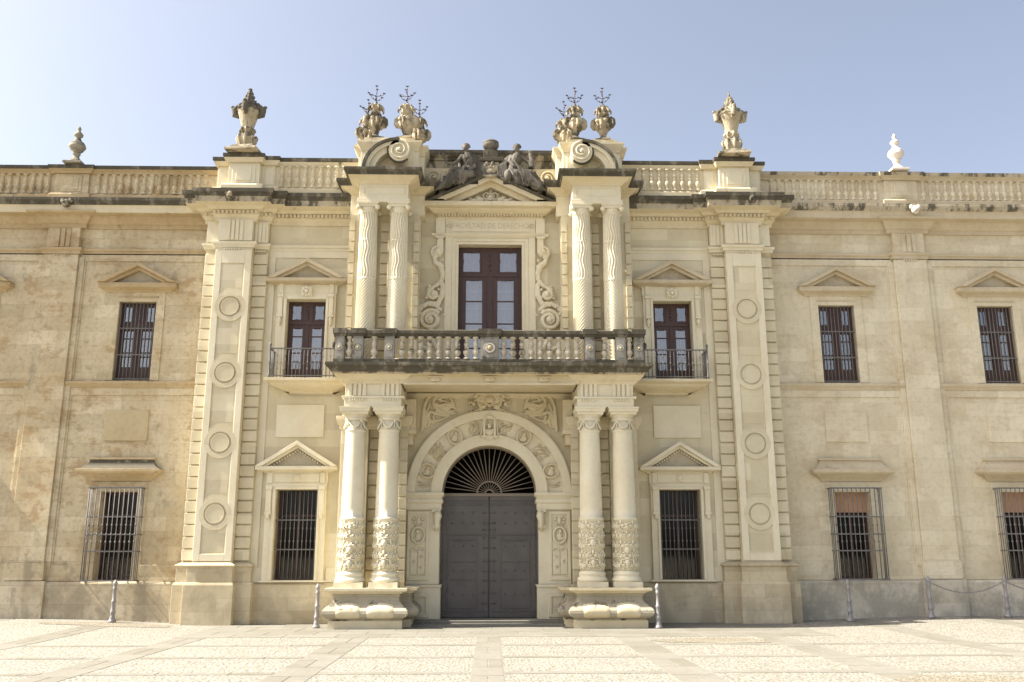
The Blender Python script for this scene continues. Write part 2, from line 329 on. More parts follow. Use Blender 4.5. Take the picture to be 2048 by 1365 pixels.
# ------------------------------------------------------------------ wings
WX = (9.14, 13.38)
def wing(s, side):
    old = 'old_l' if s < 0 else 'old_r'; base = 'base_l' if s < 0 else 'base_r'; hood = 'hood_l' if s < 0 else 'hood_r'
    lab = 'ochre and blotchy' if s < 0 else 'pale grey'
    wl = part('wing_wall', BLD, label=lab + ' rough stone wall of the ' + side + ' wing')
    mb = MB(s); holes = []
    for c in WX: holes += [(c - .475, c + .475, 5.92, 8.0), (c - .44, c + .44, 1.0, 3.12)]
    wall(mb, 7.2, 17, .97, 10.75, .45, .5, holes); obj('wall_face', mb, old, wl)
    mb = MB(s); mb.sweep([(7.1, .45), (17, .45)], [(0, -.1), (.1, -.1), (.1, .93), (.07, .965), (0, .975)]); mb.box(7.2, 17, .455, .95, -.1, .968)
    obj('plinth', mb, base, wl, .008)
    mb = MB(s)     # raised borders of the sunk fields
    for xa, xb in ((7.35, 10.74), (11.66, 17)):
        for c in [c for c in WX if xa < c < xb]:
            mb.box(xa, xb, .42, .46, 9.09, 9.3); mb.box(xa, xa + .16, .4205, .46, 6.0, 9.0895); mb.box(xb - .16, xb, .4205, .46, 6.0, 9.0895) if xb < 15 else None
            mb.box(xa, xb, .42, .46, 5.54, 5.72); mb.box(xa, xa + .16, .4205, .46, 1.36, 5.5395)
            if xb < 15: mb.box(xb - .16, xb, .4205, .46, 1.36, 5.5395)
            mb.box(xa, c - .66, .42, .46, .98, 1.3595); mb.box(c + .66, xb, .42, .46, .98, 1.3595)
            # plain architraves round the windows
            for z0, z1, h in ((5.92, 8.0, .475), (1.0, 3.12, .44)):
                mb.box(c - h - .22, c - h, .428, .46, z0, z1); mb.box(c + h, c + h + .22, .428, .46, z0, z1); mb.box(c - h - .22, c + h + .22, .4285, .46, z1 + .001, z1 + .25)
    obj('wall_border', mb, old, wl, .006)
    mb = MB(s)
    for xa, xb in ((7.3, 10.755), (11.645, 17)): mb.sweep([(xa, .45), (xb, .45)], [(0, 5.72), (.04, 5.72), (.05, 5.76), (.1, 5.83), (.1, 5.89), (0, 5.915)])
    obj('string_course', mb, hood, wl, .005)
    # pilaster
    p = part('wing_pilaster', BLD); mb = MB(s)
    mb.box(10.76, 11.64, .33, .46, 1.46, 9.25); mb.box(10.72, 11.68, .29, .46, 1.0, 1.42); mb.box(10.74, 11.66, .31, .46, 1.42, 1.46)
    mb.box(10.62, 10.76, .39, .46, 1.3, 9.2); mb.box(11.64, 11.78, .39, .46, 1.3, 9.2)
    obj('shaft', mb, old, p, .008)
    mb = MB(s); mb.box(10.66, 11.74, .28, .46, -.1, .985)
    obj('foot', mb, base, p, .008)
    mb = MB(s); mb.box(10.78, 11.62, .32, .46, 9.44, 10.0)
    for k in (-.14, .0, .14): mb.box(11.2 + k - .05, 11.2 + k + .05, .29, .33, 9.45, 9.95)
    for k in range(6): mb.box(11.02 + k * .065, 11.055 + k * .065, .30, .34, 9.2, 9.255)
    obj('triglyph', mb, old, p, .005)
    # architrave + cornice with a break over the pilaster
    path = [(7.2, .45), (10.74, .45), (10.74, .33), (11.66, .33), (11.66, .45), (17, .45)]
    c = part('wing_cornice', BLD)
    mb = MB(s); mb.sweep(path, [(-.1, 9.26), (.03, 9.26), (.03, 9.34), (.07, 9.37), (.07, 9.43), (-.1, 9.44)]); obj('architrave', mb, hood, c, .005)
    path = [(7.0, .45), (10.68, .45), (10.68, .36), (11.72, .36), (11.72, .45), (17, .45)]
    mb = MB(s); mb.sweep(path, [(-.1, 9.98), (.05, 9.98), (.05, 10.08), (.09, 10.1), (.12, 10.16), (.17, 10.22), (.19, 10.28), (.36, 10.3), (.38, 10.34)]); obj('bed_moulding', mb, hood, c)
    mb = MB(s); mb.sweep([(6.9, .45), (17, .45)], [(-.1, 10.31), (.4, 10.31), (.4, 10.47), (.43, 10.5), (.48, 10.58), (.5, 10.62), (.5, 10.69), (-.1, 10.8)], mi=[0, 0, 0, 1, 1, 1, 1]); obj('corona', mb, [hood if s > 0 else 'mould', 'weather' if s > 0 else 'soot'], c)
    # parapet with blind balusters
    b = part('roof_balustrade', BLD, label='stone parapet with blind balusters on the ' + side + ' wing')
    mb = MB(s); mb.box(7.2, 17, .375, .8, 10.75, 11.5); obj('backing', mb, old, b)
    mb = MB(s); mb.sweep([(7.0, .42), (10.74, .42), (10.74, .36), (11.56, .36), (11.56, .42), (17, .42)], [(-.3, 10.75), (.13, 10.75), (.13, 10.9), (.09, 10.94), (-.3, 10.94)]); obj('plinth', mb, hood, b, .005)
    mb = MB(s); mb.sweep([(6.9, .42), (10.74, .42), (10.74, .36), (11.56, .36), (11.56, .42), (17, .42)], [(-.5, 11.5), (.1, 11.5), (.12, 11.55), (.18, 11.6), (.2, 11.7), (-.5, 11.74)], mi=[0, 0, 0, 1, 1]); obj('coping', mb, ['hood_l' if s < 0 else 'hood_r', 'soot' if s < 0 else 'weather'], b)
    mb = MB(s); mb.box(10.7, 11.6, .32, .43, 10.94, 11.5); mb.box(10.88, 11.42, .30, .33, 11.0, 11.45); mb.box(10.96, 11.34, .285, .31, 11.05, 11.4); obj('pier', mb, old, b, .006)
    xs = [7.62 + .203 * k for k in range(15)] + [11.78 + .203 * k for k in range(14)]
    first = None
    for x in xs:
        if first is None:
            mb = MB(); baluster(mb, 0, 0, 10.94, 11.5, .076); first = obj('baluster', mb, old, b); first.location = (s * x, .37, 0); first.matrix_parent_inverse = Matrix.Identity(4)
        else:
            o = first.copy(); COL.objects.link(o); o.location.x = s * x
def baluster(mb, cx, cy, z0, z1, r, n=14):
    h = z1 - z0; P = [(.95, 0), (.95, .07), (.6, .09), (.5, .13), (.75, .2), (1, .3), (.92, .38), (.6, .46), (.52, .5), (.75, .52), (.75, .55), (.5, .57), (.72, .64), (.78, .7), (.6, .78), (.42, .86), (.6, .89), (.6, .92), (.92, .93), (.92, 1)]
    mb.lathe(cx, cy, [(a * r, z0 + b * h) for a, b in P], n)

# ------------------------------------------------------------------ windows
def wood_window(parent, x0, x1, z0, z1, y, tr, rows, curtain=None, lace=False, bw=.06):
    """dark wood french window: transom height tr, rows of panes below"""
    mb = MB(); pm = MB(); xc = (x0 + x1) / 2; d = .07; W = x1 - x0
    mb.box(x0, x0 + bw, y, y + d, z0, z1); mb.box(x1 - bw, x1, y, y + d, z0, z1); mb.box(x0 + bw, x1 - bw, y, y + d, z1 - bw, z1); mb.box(x0 + bw, x1 - bw, y, y + d, z0, z0 + .07)
    mb.box(x0 + bw, x1 - bw, y - .02, y + d, tr - .06, tr + .03)
    cw = .13 * W
    mb.box(xc - cw, xc + cw, y - .003, y + d, tr + .03, z1 - bw)
    for k in range(4): mb.ell((xc, y - .01, tr + .12 + k * (z1 - tr - .2) / 4), (.03 + .015 * (k % 2), .02, .035), 8, 6)
    mb.box(xc - .045 * W, xc + .045 * W, y - .015, y + d, z0 + .07, tr - .06)
    for s_ in (-1, 1):
        xi, xo = xc + s_ * .045 * W, xc + s_ * (W / 2 - bw)
        a, b = sorted((xi, xo)); st = .075 * W
        # transom pane frame
        ta, tb = sorted((xc + s_ * cw, xo)); fr = .05
        mb.box(ta, ta + fr, y + .01, y + d - .01, tr + .03, z1 - bw); mb.box(tb - fr, tb, y + .01, y + d - .01, tr + .03, z1 - bw)
        mb.box(ta + fr, tb - fr, y + .01, y + d - .01, z1 - bw - fr, z1 - bw); mb.box(ta + fr, tb - fr, y + .01, y + d - .01, tr + .03, tr + .03 + fr)
        for zz in (z1 - bw - fr, tr + .03 + fr):
            for k in (-1, 0, 1): mb.ell(((ta + tb) / 2 + k * (tb - ta) * .14, y + .035, zz), (.035, .015, .02 - .006 * abs(k)), 8, 6)
        for xx in (ta + fr, tb - fr): mb.ell((xx, y + .035, (tr + z1) / 2), (.018, .015, .05), 8, 6)
        pm.box(ta + fr - .01, tb - fr + .01, y + .03, y + .036, tr + .03 + fr - .01, z1 - bw - fr + .01)
        # leaf
        mb.box(a, a + st, y, y + d - .008, z0 + .07, tr - .06); mb.box(b - st, b, y, y + d - .008, z0 + .07, tr - .06)
        mb.box(a + st, b - st, y, y + d - .009, tr - .06 - .09, tr - .06)
        for k in (-1, 0, 1): mb.ell(((a + b) / 2 + k * (b - a) * .13, y + .03, tr - .15), (.035, .015, .022), 8, 6)
        zb = rows[-1]
        mb.box(a + st, b - st, y, y + d - .009, z0 + .07, zb)
        mb.box(a + st + .05, b - st - .05, y - .012, y, z0 + .13, zb - .08)
        for z in rows[:-1]: mb.box(a + st, b - st, y + .01, y + d - .02, z - .015, z + .015)
        pm.box(a + st - .01, b - st + .01, y + .031, y + .037, zb - .01, tr - .14)
    obj('frame', mb, 'wood', parent, .004); obj('pane', pm, 'glass', parent)
    if curtain:
        cm = MB(); n = 60; vs = []
        for i in range(n + 1):
            xx = x0 + bw + (W - 2 * bw) * i / n; yy = y + .16 + .012 * sin(i * 1.3) + .006 * sin(i * 3.1)
            vs += [(xx, yy, z0 + .1), (xx, yy, tr if curtain == 1 else z1 - .05)]
        cm.add(vs, [(2 * i, 2 * i + 2, 2 * i + 3, 2 * i + 1) for i in range(n)], 0, True)
        if lace:
            for z in (tr - .42, tr - .88, tr - 1.5):
                for k in range(26):
                    xx = x0 + .12 + (W - .24) * k / 25; cm.ell((xx, y + .14, z), (.014, .006, .02), 6, 4, mi=1); cm.ell((xx, y + .14, z + .06), (.007, .004, .01), 5, 4, mi=1)
        obj('curtain', cm, ['curtain', 'lace'], parent)
def bars(mb, x0, x1, z0, z1, y, n, hz, r=.011, knots=()):
    for i in range(n):
        x = x0 + (x1 - x0) * (i + .5) / n; mb.tube([(x, y, z0), (x, y, z1)], r, 6)
        for k in knots: mb.ell((x, y, k), (r * 2.1, r * 2.1, r * 3), 8, 6)
    for z in hz: mb.box(x0, x1, y - r * .7, y + r * .7, z - r * 1.3, z + r * 1.3)
def wing_windows(s, side):
    hood = 'hood_l' if s < 0 else 'hood_r'; old = 'old_l' if s < 0 else 'old_r'
    for i, cx in enumerate(WX):
        c = s * cx
        wn = part('window', BLD, label='barred upper window of the ' + side + ' wing')
        wood_window(wn, c - .475, c + .475, 5.92, 8.0, .6, 7.42, [7.05, 6.68, 6.3], 1 if (s > 0 and i == 1) else None, bw=.05)
        g = MB(); bars(g, c - .475, c + .475, 5.93, 7.99, .49, 10, (7.3, 6.6, 5.97)); obj('grille', g, 'iron', wn)
        pd = MB(); pd.sweep(returns(c - .8, c + .8, .44), [(0, 8.24), (.03, 8.24), (.05, 8.29), (.16, 8.33), (.2, 8.35), (.2, 8.47), (0, 8.475)])
        chevron(pd, c, 1.02, 8.47, 9.0, 0, .10, .17, .46); chevron(pd, c, 1.02, 8.471, 8.999, .10, .19, .26, .46)
        pd.prism([(c - .8, 8.47), (c, 8.87), (c + .8, 8.47)], .40, .46, 1)
        pd.sweep(returns(c - .52, c + .52, .445), [(0, 8.08), (.02, 8.08), (.02, 8.15), (0, 8.16)])
        obj('pediment', pd, [hood, 'tymp'], wn, .008)
        pn = MB(); pn.box(c - .545, c + .545, .415, .46, 4.38, 5.15); obj('wall_panel', pn, 'panel' if s < 0 else 'old_r', BLD, .008, label='plain raised stone panel between the two windows of the ' + side + ' wing')
        wn = part('window', BLD, label='lower window of the ' + side + ' wing behind a projecting iron cage')
        wood_lower(wn, c, s)
        g = MB(); x0, x1, z0, z1, y = c - .625, c + .625, 1.0, 3.2, .16
        bars(g, x0, x1, z0, z1, y, 11, (2.5, 2.08, 1.68), .012, (2.3, 2.08, 1.9)); g.tube([(x0, y, z0), (x0, y, z1)], .014); g.tube([(x1, y, z0), (x1, y, z1)], .014)
        for xx in (x0, x1):
            for k in range(1, 3): g.tube([(xx, y + k * .1, z0), (xx, y + k * .1, z1)], .011)
            for z in (2.5, 2.08, 1.68): g.box(xx - .009, xx + .009, y, .45, z - .014, z + .014)
        for z in (z0, z1):
            g.box(x0 - .02, x1 + .02, y - .018, y + .018, z - .016, z + .016)
            for xx in (x0, x1): g.box(xx - .018, xx + .018, y + .018, .45, z - .0155, z + .0155)
        obj('grille', g, 'iron', wn)
        h = MB(); h.sweep(returns(c - .72, c + .72, .44), [(0, 3.38), (.04, 3.38), (.06, 3.42), (.1, 3.46), (.2, 3.53), (.27, 3.56), (.3, 3.6), (.3, 3.66), (.22, 3.69), (.14, 3.75), (.08, 3.83), (.06, 3.9), (.1, 3.91), (.1, 3.96), (0, 3.975)], mi=[0, 0, 0, 0, 0, 0, 0, 1, 1, 1, 1, 0, 0, 1])
        obj('hood', h, [hood, 'weather' if s < 0 else 'hood_r'], wn, .004)
def wood_lower(wn, c, s):
    f = MB(); x0, x1, z0, z1, y = c - .44, c + .44, 1.0, 3.12, .72
    for a, b in ((x0, x0 + .05), (x1 - .05, x1), (c - .035, c + .035)): f.box(a, b, y, y + .06, z0, z1)
    for z in (z0 + .03, 2.55, z1 - .03): f.box(x0 + .05, c - .035, y + .004, y + .058, z - .03, z + .03); f.box(c + .035, x1 - .05, y + .004, y + .058, z - .03, z + .03)
    obj('frame', f, 'wood', wn)
    p = MB(); p.box(x0 + .04, x1 - .04, y + .03, y + .036, z0, z1); obj('pane', p, 'dim_glass', wn)
    if s > 0:
        b = MB(); n = 40; vs = []
        for i in range(n + 1): xx = x0 + .0 + .88 * i / n; vs += [(xx, .64 + .012 * sin(i * 1.1), 2.62), (xx, .64, 3.12)]
        b.add(vs, [(2 * i, 2 * i + 2, 2 * i + 3, 2 * i + 1) for i in range(n)], 0, True); obj('blind', b, 'blind', wn)

# ------------------------------------------------------------------ bay pilasters, bay walls
def pilaster(s, side):
    p = part('medallion_pilaster', BLD, label='giant pilaster with four ring medallions left of the portal' if s < 0 else 'giant pilaster with four ring medallions right of the portal')
    mb = MB(s)
    mb.box(5.74, 7.35, .02, .5, 1.4, 9.3); mb.box(6.1, 7.03, -.22, .02, 1.4, 9.3)
    obj('shaft', mb, 'pale', p)
    for a, b in ((5.745, 6.095), (7.035, 7.345)):
        mb = MB(s); mb.box(a + .03, b - .03, .0, .03, 1.45, 9.2); z = 1.45
        while z < 9.15: mb.box(a, b, -.055, .025, z + .016, z + .268); z += .2855
        obj('quoin_strip', mb, 'pale', p, .008)
    mb = MB(s); xc = 6.565
    for a, b in ((6.105, 6.27), (6.86, 7.025)): mb.box(a, b, -.25, -.2, 1.45, 9.2)
    mb.box(6.27, 6.86, -.2495, -.2, 8.85, 9.2); mb.box(6.27, 6.86, -.2495, -.2, 1.45, 1.62)
    obj('border', mb, 'smooth', p, .008)
    for zc in (7.70, 6.0, 4.26, 2.55):
        m = MB(s); m.seg(.268, .385, -.252, -.2, 0, 2 * pi, 48, xc, zc); m.disc(xc, zc, -.252, -.2, .222, n=40); m.seg(.285, .40, -.2425, -.2, 0, pi, 32, xc, zc + .07); m.seg(.2, .228, -.258, -.24, 0, 2 * pi, 48, xc, zc)
        obj('medallion', m, 'pale', p)
    for z0, z1 in ((1.62, 2.1), (3.0, 3.8), (4.72, 5.55), (6.45, 7.25), (8.15, 8.85)):
        mb = MB(s); mb.box(6.31, 6.82, -.226, -.2, z0 + .04, z1 - .03); obj('sunk_panel', mb, 'pale', p, .006)
    mb = MB(s)
    mb.sweep([(5.66, .5), (5.66, -.12), (6.03, -.12), (6.03, -.33), (7.1, -.33), (7.1, -.12), (7.42, -.12), (7.42, .5)], [(0, -.1), (.05, -.1), (.05, .9), (.03, .955), (0, .96), (0, 1.3), (.04, 1.33), (.04, 1.36), (-.08, 1.42)])
    obj('pedestal', mb, 'base_c', p, .006)
    # entablature piece with triglyphs
    mb = MB(s); mb.box(6.12, 7.0, -.27, .1, 9.45, 10.02); mb.box(5.76, 6.12, -.1, .1, 9.45, 10.02); mb.box(7.0, 7.33, -.1, .1, 9.45, 10.02)
    for k in (-.3, -.19, -.08, .03): mb.box(xc + .13 + k - .04, xc + .13 + k + .04, -.3, -.26, 9.46, 10.0)
    for k in (5.86, 5.96, 6.06): mb.box(k - .035, k + .035, -.125, -.09, 9.46, 10.0)
    for k in range(7): mb.box(6.42 + k * .06, 6.455 + k * .06, -.27, -.21, 9.2, 9.25)
    for k in range(5): mb.box(5.82 + k * .055, 5.85 + k * .055, -.09, -.04, 9.2, 9.25)
    obj('triglyph', mb, 'smooth', p, .004)
def bay(s, side):
    wl = part('bay_wall', BLD, label='smooth wall between the ' + side + ' pilaster and the portal')
    mb = MB(s); wall(mb, 3.3, 5.75, .95, 10.75, .1, .5, [(4.18, 5.2, 1.0, 3.15), (4.2, 5.2, 5.9, 7.97)]); obj('wall_face', mb, 'pale', wl)
    mb = MB(s); mb.sweep([(3.3, .1), (5.72, .1)], [(0, -.1), (.06, -.1), (.06, .9), (.03, .935), (0, .945)]); mb.box(3.3, 5.72, .105, .6, -.1, .94); obj('plinth', mb, 'base_c', wl)
    mb = MB(s); mb.box(3.6, 5.74, .07, .11, 9.1, 9.3); mb.box(5.56, 5.74, .0705, .11, 1.3, 9.0995); mb.box(5.45, 5.74, .07, .11, .95, 1.2995); mb.box(3.6, 3.92, .07, .11, .95, 1.2995); mb.box(3.6, 3.72, .07, .11, 5.9, 9.0995)
    obj('wall_border', mb, 'smooth', wl, .006)
    mb = MB(s); mb.box(4.12, 5.31, .055, .11, 4.43, 5.25); obj('wall_panel', mb, 'smooth', wl, .008)
    # lower window
    c = 4.71
    wn = part('window', BLD, label='tall ground floor window with iron bars and pediment, ' + side + ' of the portal')
    mb = MB(s)
    mb.box(3.97, 4.18, .0, .11, .95, 3.15); mb.box(5.2, 5.44, .0, .11, .95, 3.15); mb.box(3.97, 5.44, -.002, .11, 3.1505, 3.3)
    mb.box(4.12, 4.18, -.03, .0, 1.0, 3.18); mb.box(5.2, 5.27, -.03, .0, 1.0, 3.18); mb.box(4.1805, 5.1995, -.03, .0, 3.151, 3.21)
    mb.box(3.95, 5.46, .02, .11, 3.3, 3.56); mb.box(4.15, 5.25, .005, .03, 3.33, 3.53)
    for xx in (4.0, 5.28):
        mb.box(xx, xx + .16, -.07, .1, 3.14, 3.24); mb.box(xx + .015, xx + .145, -.05, .1, 2.62, 3.14); mb.box(xx, xx + .16, -.065, .1, 2.54, 2.62); mb.ell((xx + .08, -.05, 2.5), (.05, .04, .07)); mb.box(xx + .02, xx + .14, -.02, .1, 3.3, 3.56)
    mb.ell((c, .0, 3.43), (.085, .05, .085)); mb.ring(c, 3.43, .0, .085, .018)
    mb.box(3.9, 5.5, -.02, .11, .955, .998)
    obj('surround', mb, 'smooth', wn, .006)
    pd = MB(s); pd.sweep(returns(3.95, 5.46, .08), [(0, 3.55), (.05, 3.55), (.06, 3.58), (.2, 3.61), (.24, 3.62), (.24, 3.7), (0, 3.705)])
    chevron(pd, c, 1.0, 3.7, 4.32, 0, .1, -.19, .11); chevron(pd, c, .999, 3.7, 4.319, .1, .17, -.1, .11); pd.prism([(c - .8, 3.7), (c, 4.2), (c + .8, 3.7)], .04, .1, 1)
    for k in range(26):
        x = 3.98 + k * .0585; pd.box(x, x + .035, -.02, .08, 3.575, 3.61)
    for k in range(-11, 12): x = c + k * .062; z = 4.1 - abs(k) * .0385; pd.box(x - .016, x + .016, -.05, .08, z - .02, z + .02)
    obj('pediment', pd, ['smooth', 'tymp'], wn, .004)
    g = MB(s); bars(g, 4.18, 5.2, 1.0, 3.14, .16, 10, (2.42, 1.72), .011, (2.22, 1.92)); obj('grille', g, 'iron', wn)
    f = MB(s)
    for a, b in ((4.18, 4.25), (5.13, 5.2), (4.655, 4.725)): f.box(a, b, .4, .46, 1.0, 3.15)
    f.box(4.25, 4.655, .405, .455, 2.5, 2.56); f.box(4.725, 5.13, .405, .455, 2.5, 2.56); obj('frame', f, 'wood', wn)
    p = MB(s); p.box(4.2, 5.18, .43, .436, 1.0, 3.15); obj('pane', p, 'dim_glass', wn)
    # upper window
    c = 4.7
    wn = part('window', BLD, label='red brown french window with pediment above the iron balcony, ' + side + ' of the portal')
    wood_window(wn, min(s * 4.2, s * 5.2), max(s * 4.2, s * 5.2), 5.9, 7.97, .28, 7.42, [7.05, 6.62, 6.2], 1, bw=.05)
    mb = MB(s)
    mb.box(3.95, 4.2, .0, .11, 5.9, 7.97); mb.box(5.2, 5.45, .0, .11, 5.9, 7.97); mb.box(3.95, 5.45, -.002, .11, 7.9705, 8.12)
    mb.box(4.13, 4.2, -.03, .0, 5.9, 7.99); mb.box(5.2, 5.27, -.03, .0, 5.9, 7.99); mb.box(4.2005, 5.1995, -.03, .0, 7.971, 8.04)
    mb.box(3.93, 5.47, .02, .11, 8.12, 8.38)
    for xx in (3.99, 5.28):
        mb.box(xx, xx + .15, -.07, .1, 8.02, 8.1); mb.box(xx + .02, xx + .13, -.045, .1, 7.55, 8.02); mb.box(xx, xx + .15, -.06, .1, 7.49, 7.55); mb.ell((xx + .075, -.045, 7.4), (.05, .04, .09)); mb.ell((xx + .075, -.045, 7.3), (.03, .03, .05)); mb.box(xx + .02, xx + .13, -.02, .1, 8.12, 8.38)
    mb.box(c - .14, c + .14, -.05, .08, 8.04, 8.3)
    for k in range(8): an = k * pi / 4; mb.ell((c + .1 * cos(an), -.06, 8.17 + .1 * sin(an)), (.045, .03, .045), 8, 6)
    mb.ell((c, -.07, 8.17), (.06, .05, .06))
    obj('surround', mb, 'smooth', wn, .006)
    pd = MB(s); pd.sweep(returns(3.92, 5.48, .08), [(0, 8.33), (.05, 8.33), (.06, 8.36), (.22, 8.40), (.25, 8.42), (.25, 8.5), (0, 8.505)])
    chevron(pd, c, .99, 8.5, 9.02, 0, .1, -.2, .11); chevron(pd, c, .989, 8.5, 9.019, .1, .18, -.11, .11); pd.prism([(c - .8, 8.5), (c, 8.9), (c + .8, 8.5)], .04, .1, 1)
    for k in range(26): x = 3.97 + k * .0585; pd.box(x, x + .035, -.02, .08, 8.36, 8.395)
    obj('pediment', pd, ['hood_r', 'tymp'], wn, .004)
    # iron balcony
    ib = part('iron_balcony', BLD, label='small iron railed balcony ' + side + ' of the stone balcony')
    mb = MB(s); mb.sweep([(3.6, .1), (5.32, .1)] if 0 else [(3.6, .1), (3.6, -.38), (5.32, -.38), (5.32, .1)], [(-.32, 5.5), (-.32, 5.55), (-.26, 5.57), (-.06, 5.62), (.04, 5.66), (.08, 5.71), (.17, 5.74), (.2, 5.75), (.2, 5.82), (-.3, 5.83)])
    obj('slab', mb, 'mould', ib, .004)
    g = MB(s); y = -.5; x0, x1 = 3.75, 5.42
    g.box(x0, x1, y - .02, y + .02, 6.55, 6.575); g.box(x0, x1, y - .015, y + .015, 5.87, 5.89)
    for k in range(19):
        x = x0 + (x1 - x0) * k / 18; g.tube([(x, y, 5.83), (x, y, 6.56)], .0095, 6)
        if k % 2 == 0:
            for z in (6.05, 6.22, 6.38): g.ell((x, y, z), (.02, .02, .028), 8, 6)
        elif k: g.ring(x, 6.16, y, .04, .006, 10, a0=0, a1=pi)
    for k in range(7): yy = y + .08 * k + .08; g.tube([(x1, yy, 5.83), (x1, yy, 6.56)], .0095, 6)
    g.box(x1 - .015, x1 + .015, y + .02, .09, 6.55, 6.574)
    g.lathe(x1, y, [(.03, 5.83), (.03, 5.9), (.018, 5.93), (.022, 6.2), (.03, 6.22), (.018, 6.25), (.018, 6.58), (.03, 6.6), (.02, 6.62), (.035, 6.65), (.028, 6.69), (.01, 6.71)], 12)
    obj('railing', g, 'iron', ib)
def bay_top(s, side):
    c = part('bay_cornice', BLD, label='dentilled and soot stained cornice of the ' + side + ' bay')
    path = [(3.5, .1), (5.76, .1), (5.76, -.02), (6.08, -.02), (6.08, -.2), (7.05, -.2), (7.05, -.02), (7.36, -.02), (7.36, .5)]
    mb = MB(s); mb.sweep(path, [(-.1, 9.28), (.04, 9.28), (.04, 9.34), (.08, 9.37), (.08, 9.43), (-.1, 9.46)]); obj('architrave', mb, 'smooth', c, .004)
    mb = MB(s); mb.sweep(path, [(-.1, 9.98), (.05, 9.98), (.05, 10.06), (.08, 10.09), (.12, 10.14), (.12, 10.24), (.2, 10.26), (.25, 10.32), (.43, 10.36), (.44, 10.38)]); obj('bed_moulding', mb, 'mould', c)
    mb = MB(s)
    def dent(x0, x1, y):
        n = int((x1 - x0) / .098)
        for k in range(n): x = x0 + (x1 - x0) * (k + .25) / n; mb.box(x, x + .055, y, y + .08, 10.16, 10.235)
    dent(3.62, 5.66, -.085); dent(5.66, 5.98, -.2); dent(5.98, 7.15, -.385); dent(7.17, 7.46, -.2)
    obj('dentils', mb, 'mould', c)
    mb = MB(s); mb.sweep(path, [(-.1, 10.36), (.46, 10.36), (.46, 10.48), (.48, 10.5), (.51, 10.58), (.54, 10.6), (.54, 10.7), (-.1, 10.79)], mi=[0, 1, 1, 2, 2, 2, 2]); obj('corona', mb, ['smooth', 'weather', 'soot'], c)
    b = part('roof_balustrade', BLD, label='stone parapet with blind balusters above the ' + side + ' bay')
    mb = MB(s); mb.box(3.3, 5.8, -.125, .6, 10.75, 11.55); mb.box(5.8, 7.2, -.05, .8, 10.75, 11.55); obj('backing', mb, 'mould', b)
    P2 = [(3.3, -.08), (5.64, -.08), (5.64, -.18), (6.0, -.18), (6.0, -.36), (6.84, -.36), (6.84, -.1), (7.18, -.1), (7.18, .5)]
    mb = MB(s); mb.sweep(P2, [(-.3, 10.74), (.12, 10.74), (.12, 10.9), (.08, 10.95), (-.3, 10.95)]); obj('plinth', mb, 'mould', b, .004)
    mb = MB(s); mb.sweep(P2, [(-.3, 11.56), (.05, 11.56), (.07, 11.6), (.1, 11.67), (.12, 11.7), (.12, 11.78), (-.3, 11.82)], mi=[0, 0, 0, 1, 1, 1]); obj('coping', mb, ['mould', 'soot'], b)
    mb = MB(s); mb.box(5.66, 6.02, -.155, 0, 10.95, 11.56); mb.box(6.02, 6.82, -.335, 0, 10.95, 11.56); mb.box(6.82, 7.16, -.09, 0, 10.95, 11.56)
    mb.box(6.12, 6.72, -.355, -.33, 11.0, 11.52); mb.box(6.22, 6.62, -.372, -.35, 11.06, 11.46); mb.box(5.7, 5.92, -.17, -.15, 11.02, 11.5); obj('pier', mb, 'smooth', b, .006)
    first = None
    for k in range(9):
        x = s * (3.86 + k * .203)
        if first is None: m = MB(); baluster(m, 0, 0, 10.95, 11.56, .078); first = obj('baluster', m, 'pale', b); first.matrix_parent_inverse = Matrix.Identity(4); first.location = (x, -.13, 0)
        else: o = first.copy(); COL.objects.link(o); o.location.x = x
    return
for s, side in ((-1, 'left'), (1, 'right')):
    wing(s, side); wing_windows(s, side); pilaster(s, side); bay(s, side); bay_top(s, side)
for s, x, y in ((-1, 11.05, -.06), (-1, 6.62, -.72), (1, 11.3, -.06), (1, 6.75, -.72)):   # cannon shaped water spouts
    mb = MB(s); mb.ell((x, y + .02, 10.52), (.11, .07, .12)); mb.ell((x - .1, y + .03, 10.6), (.06, .05, .07)); mb.ell((x + .1, y + .03, 10.6), (.06, .05, .07)); mb.tube([(x, y + .05, 10.53), (x - .04, y - .13, 10.47), (x - .08, y - .3, 10.45)], [.06, .05, .045], 10)
    obj('water_spout', mb, 'weather' if s < 0 else ('white' if x > 10 else 'soot'), BLD, label='cannon shaped stone spout jutting from the cornice')

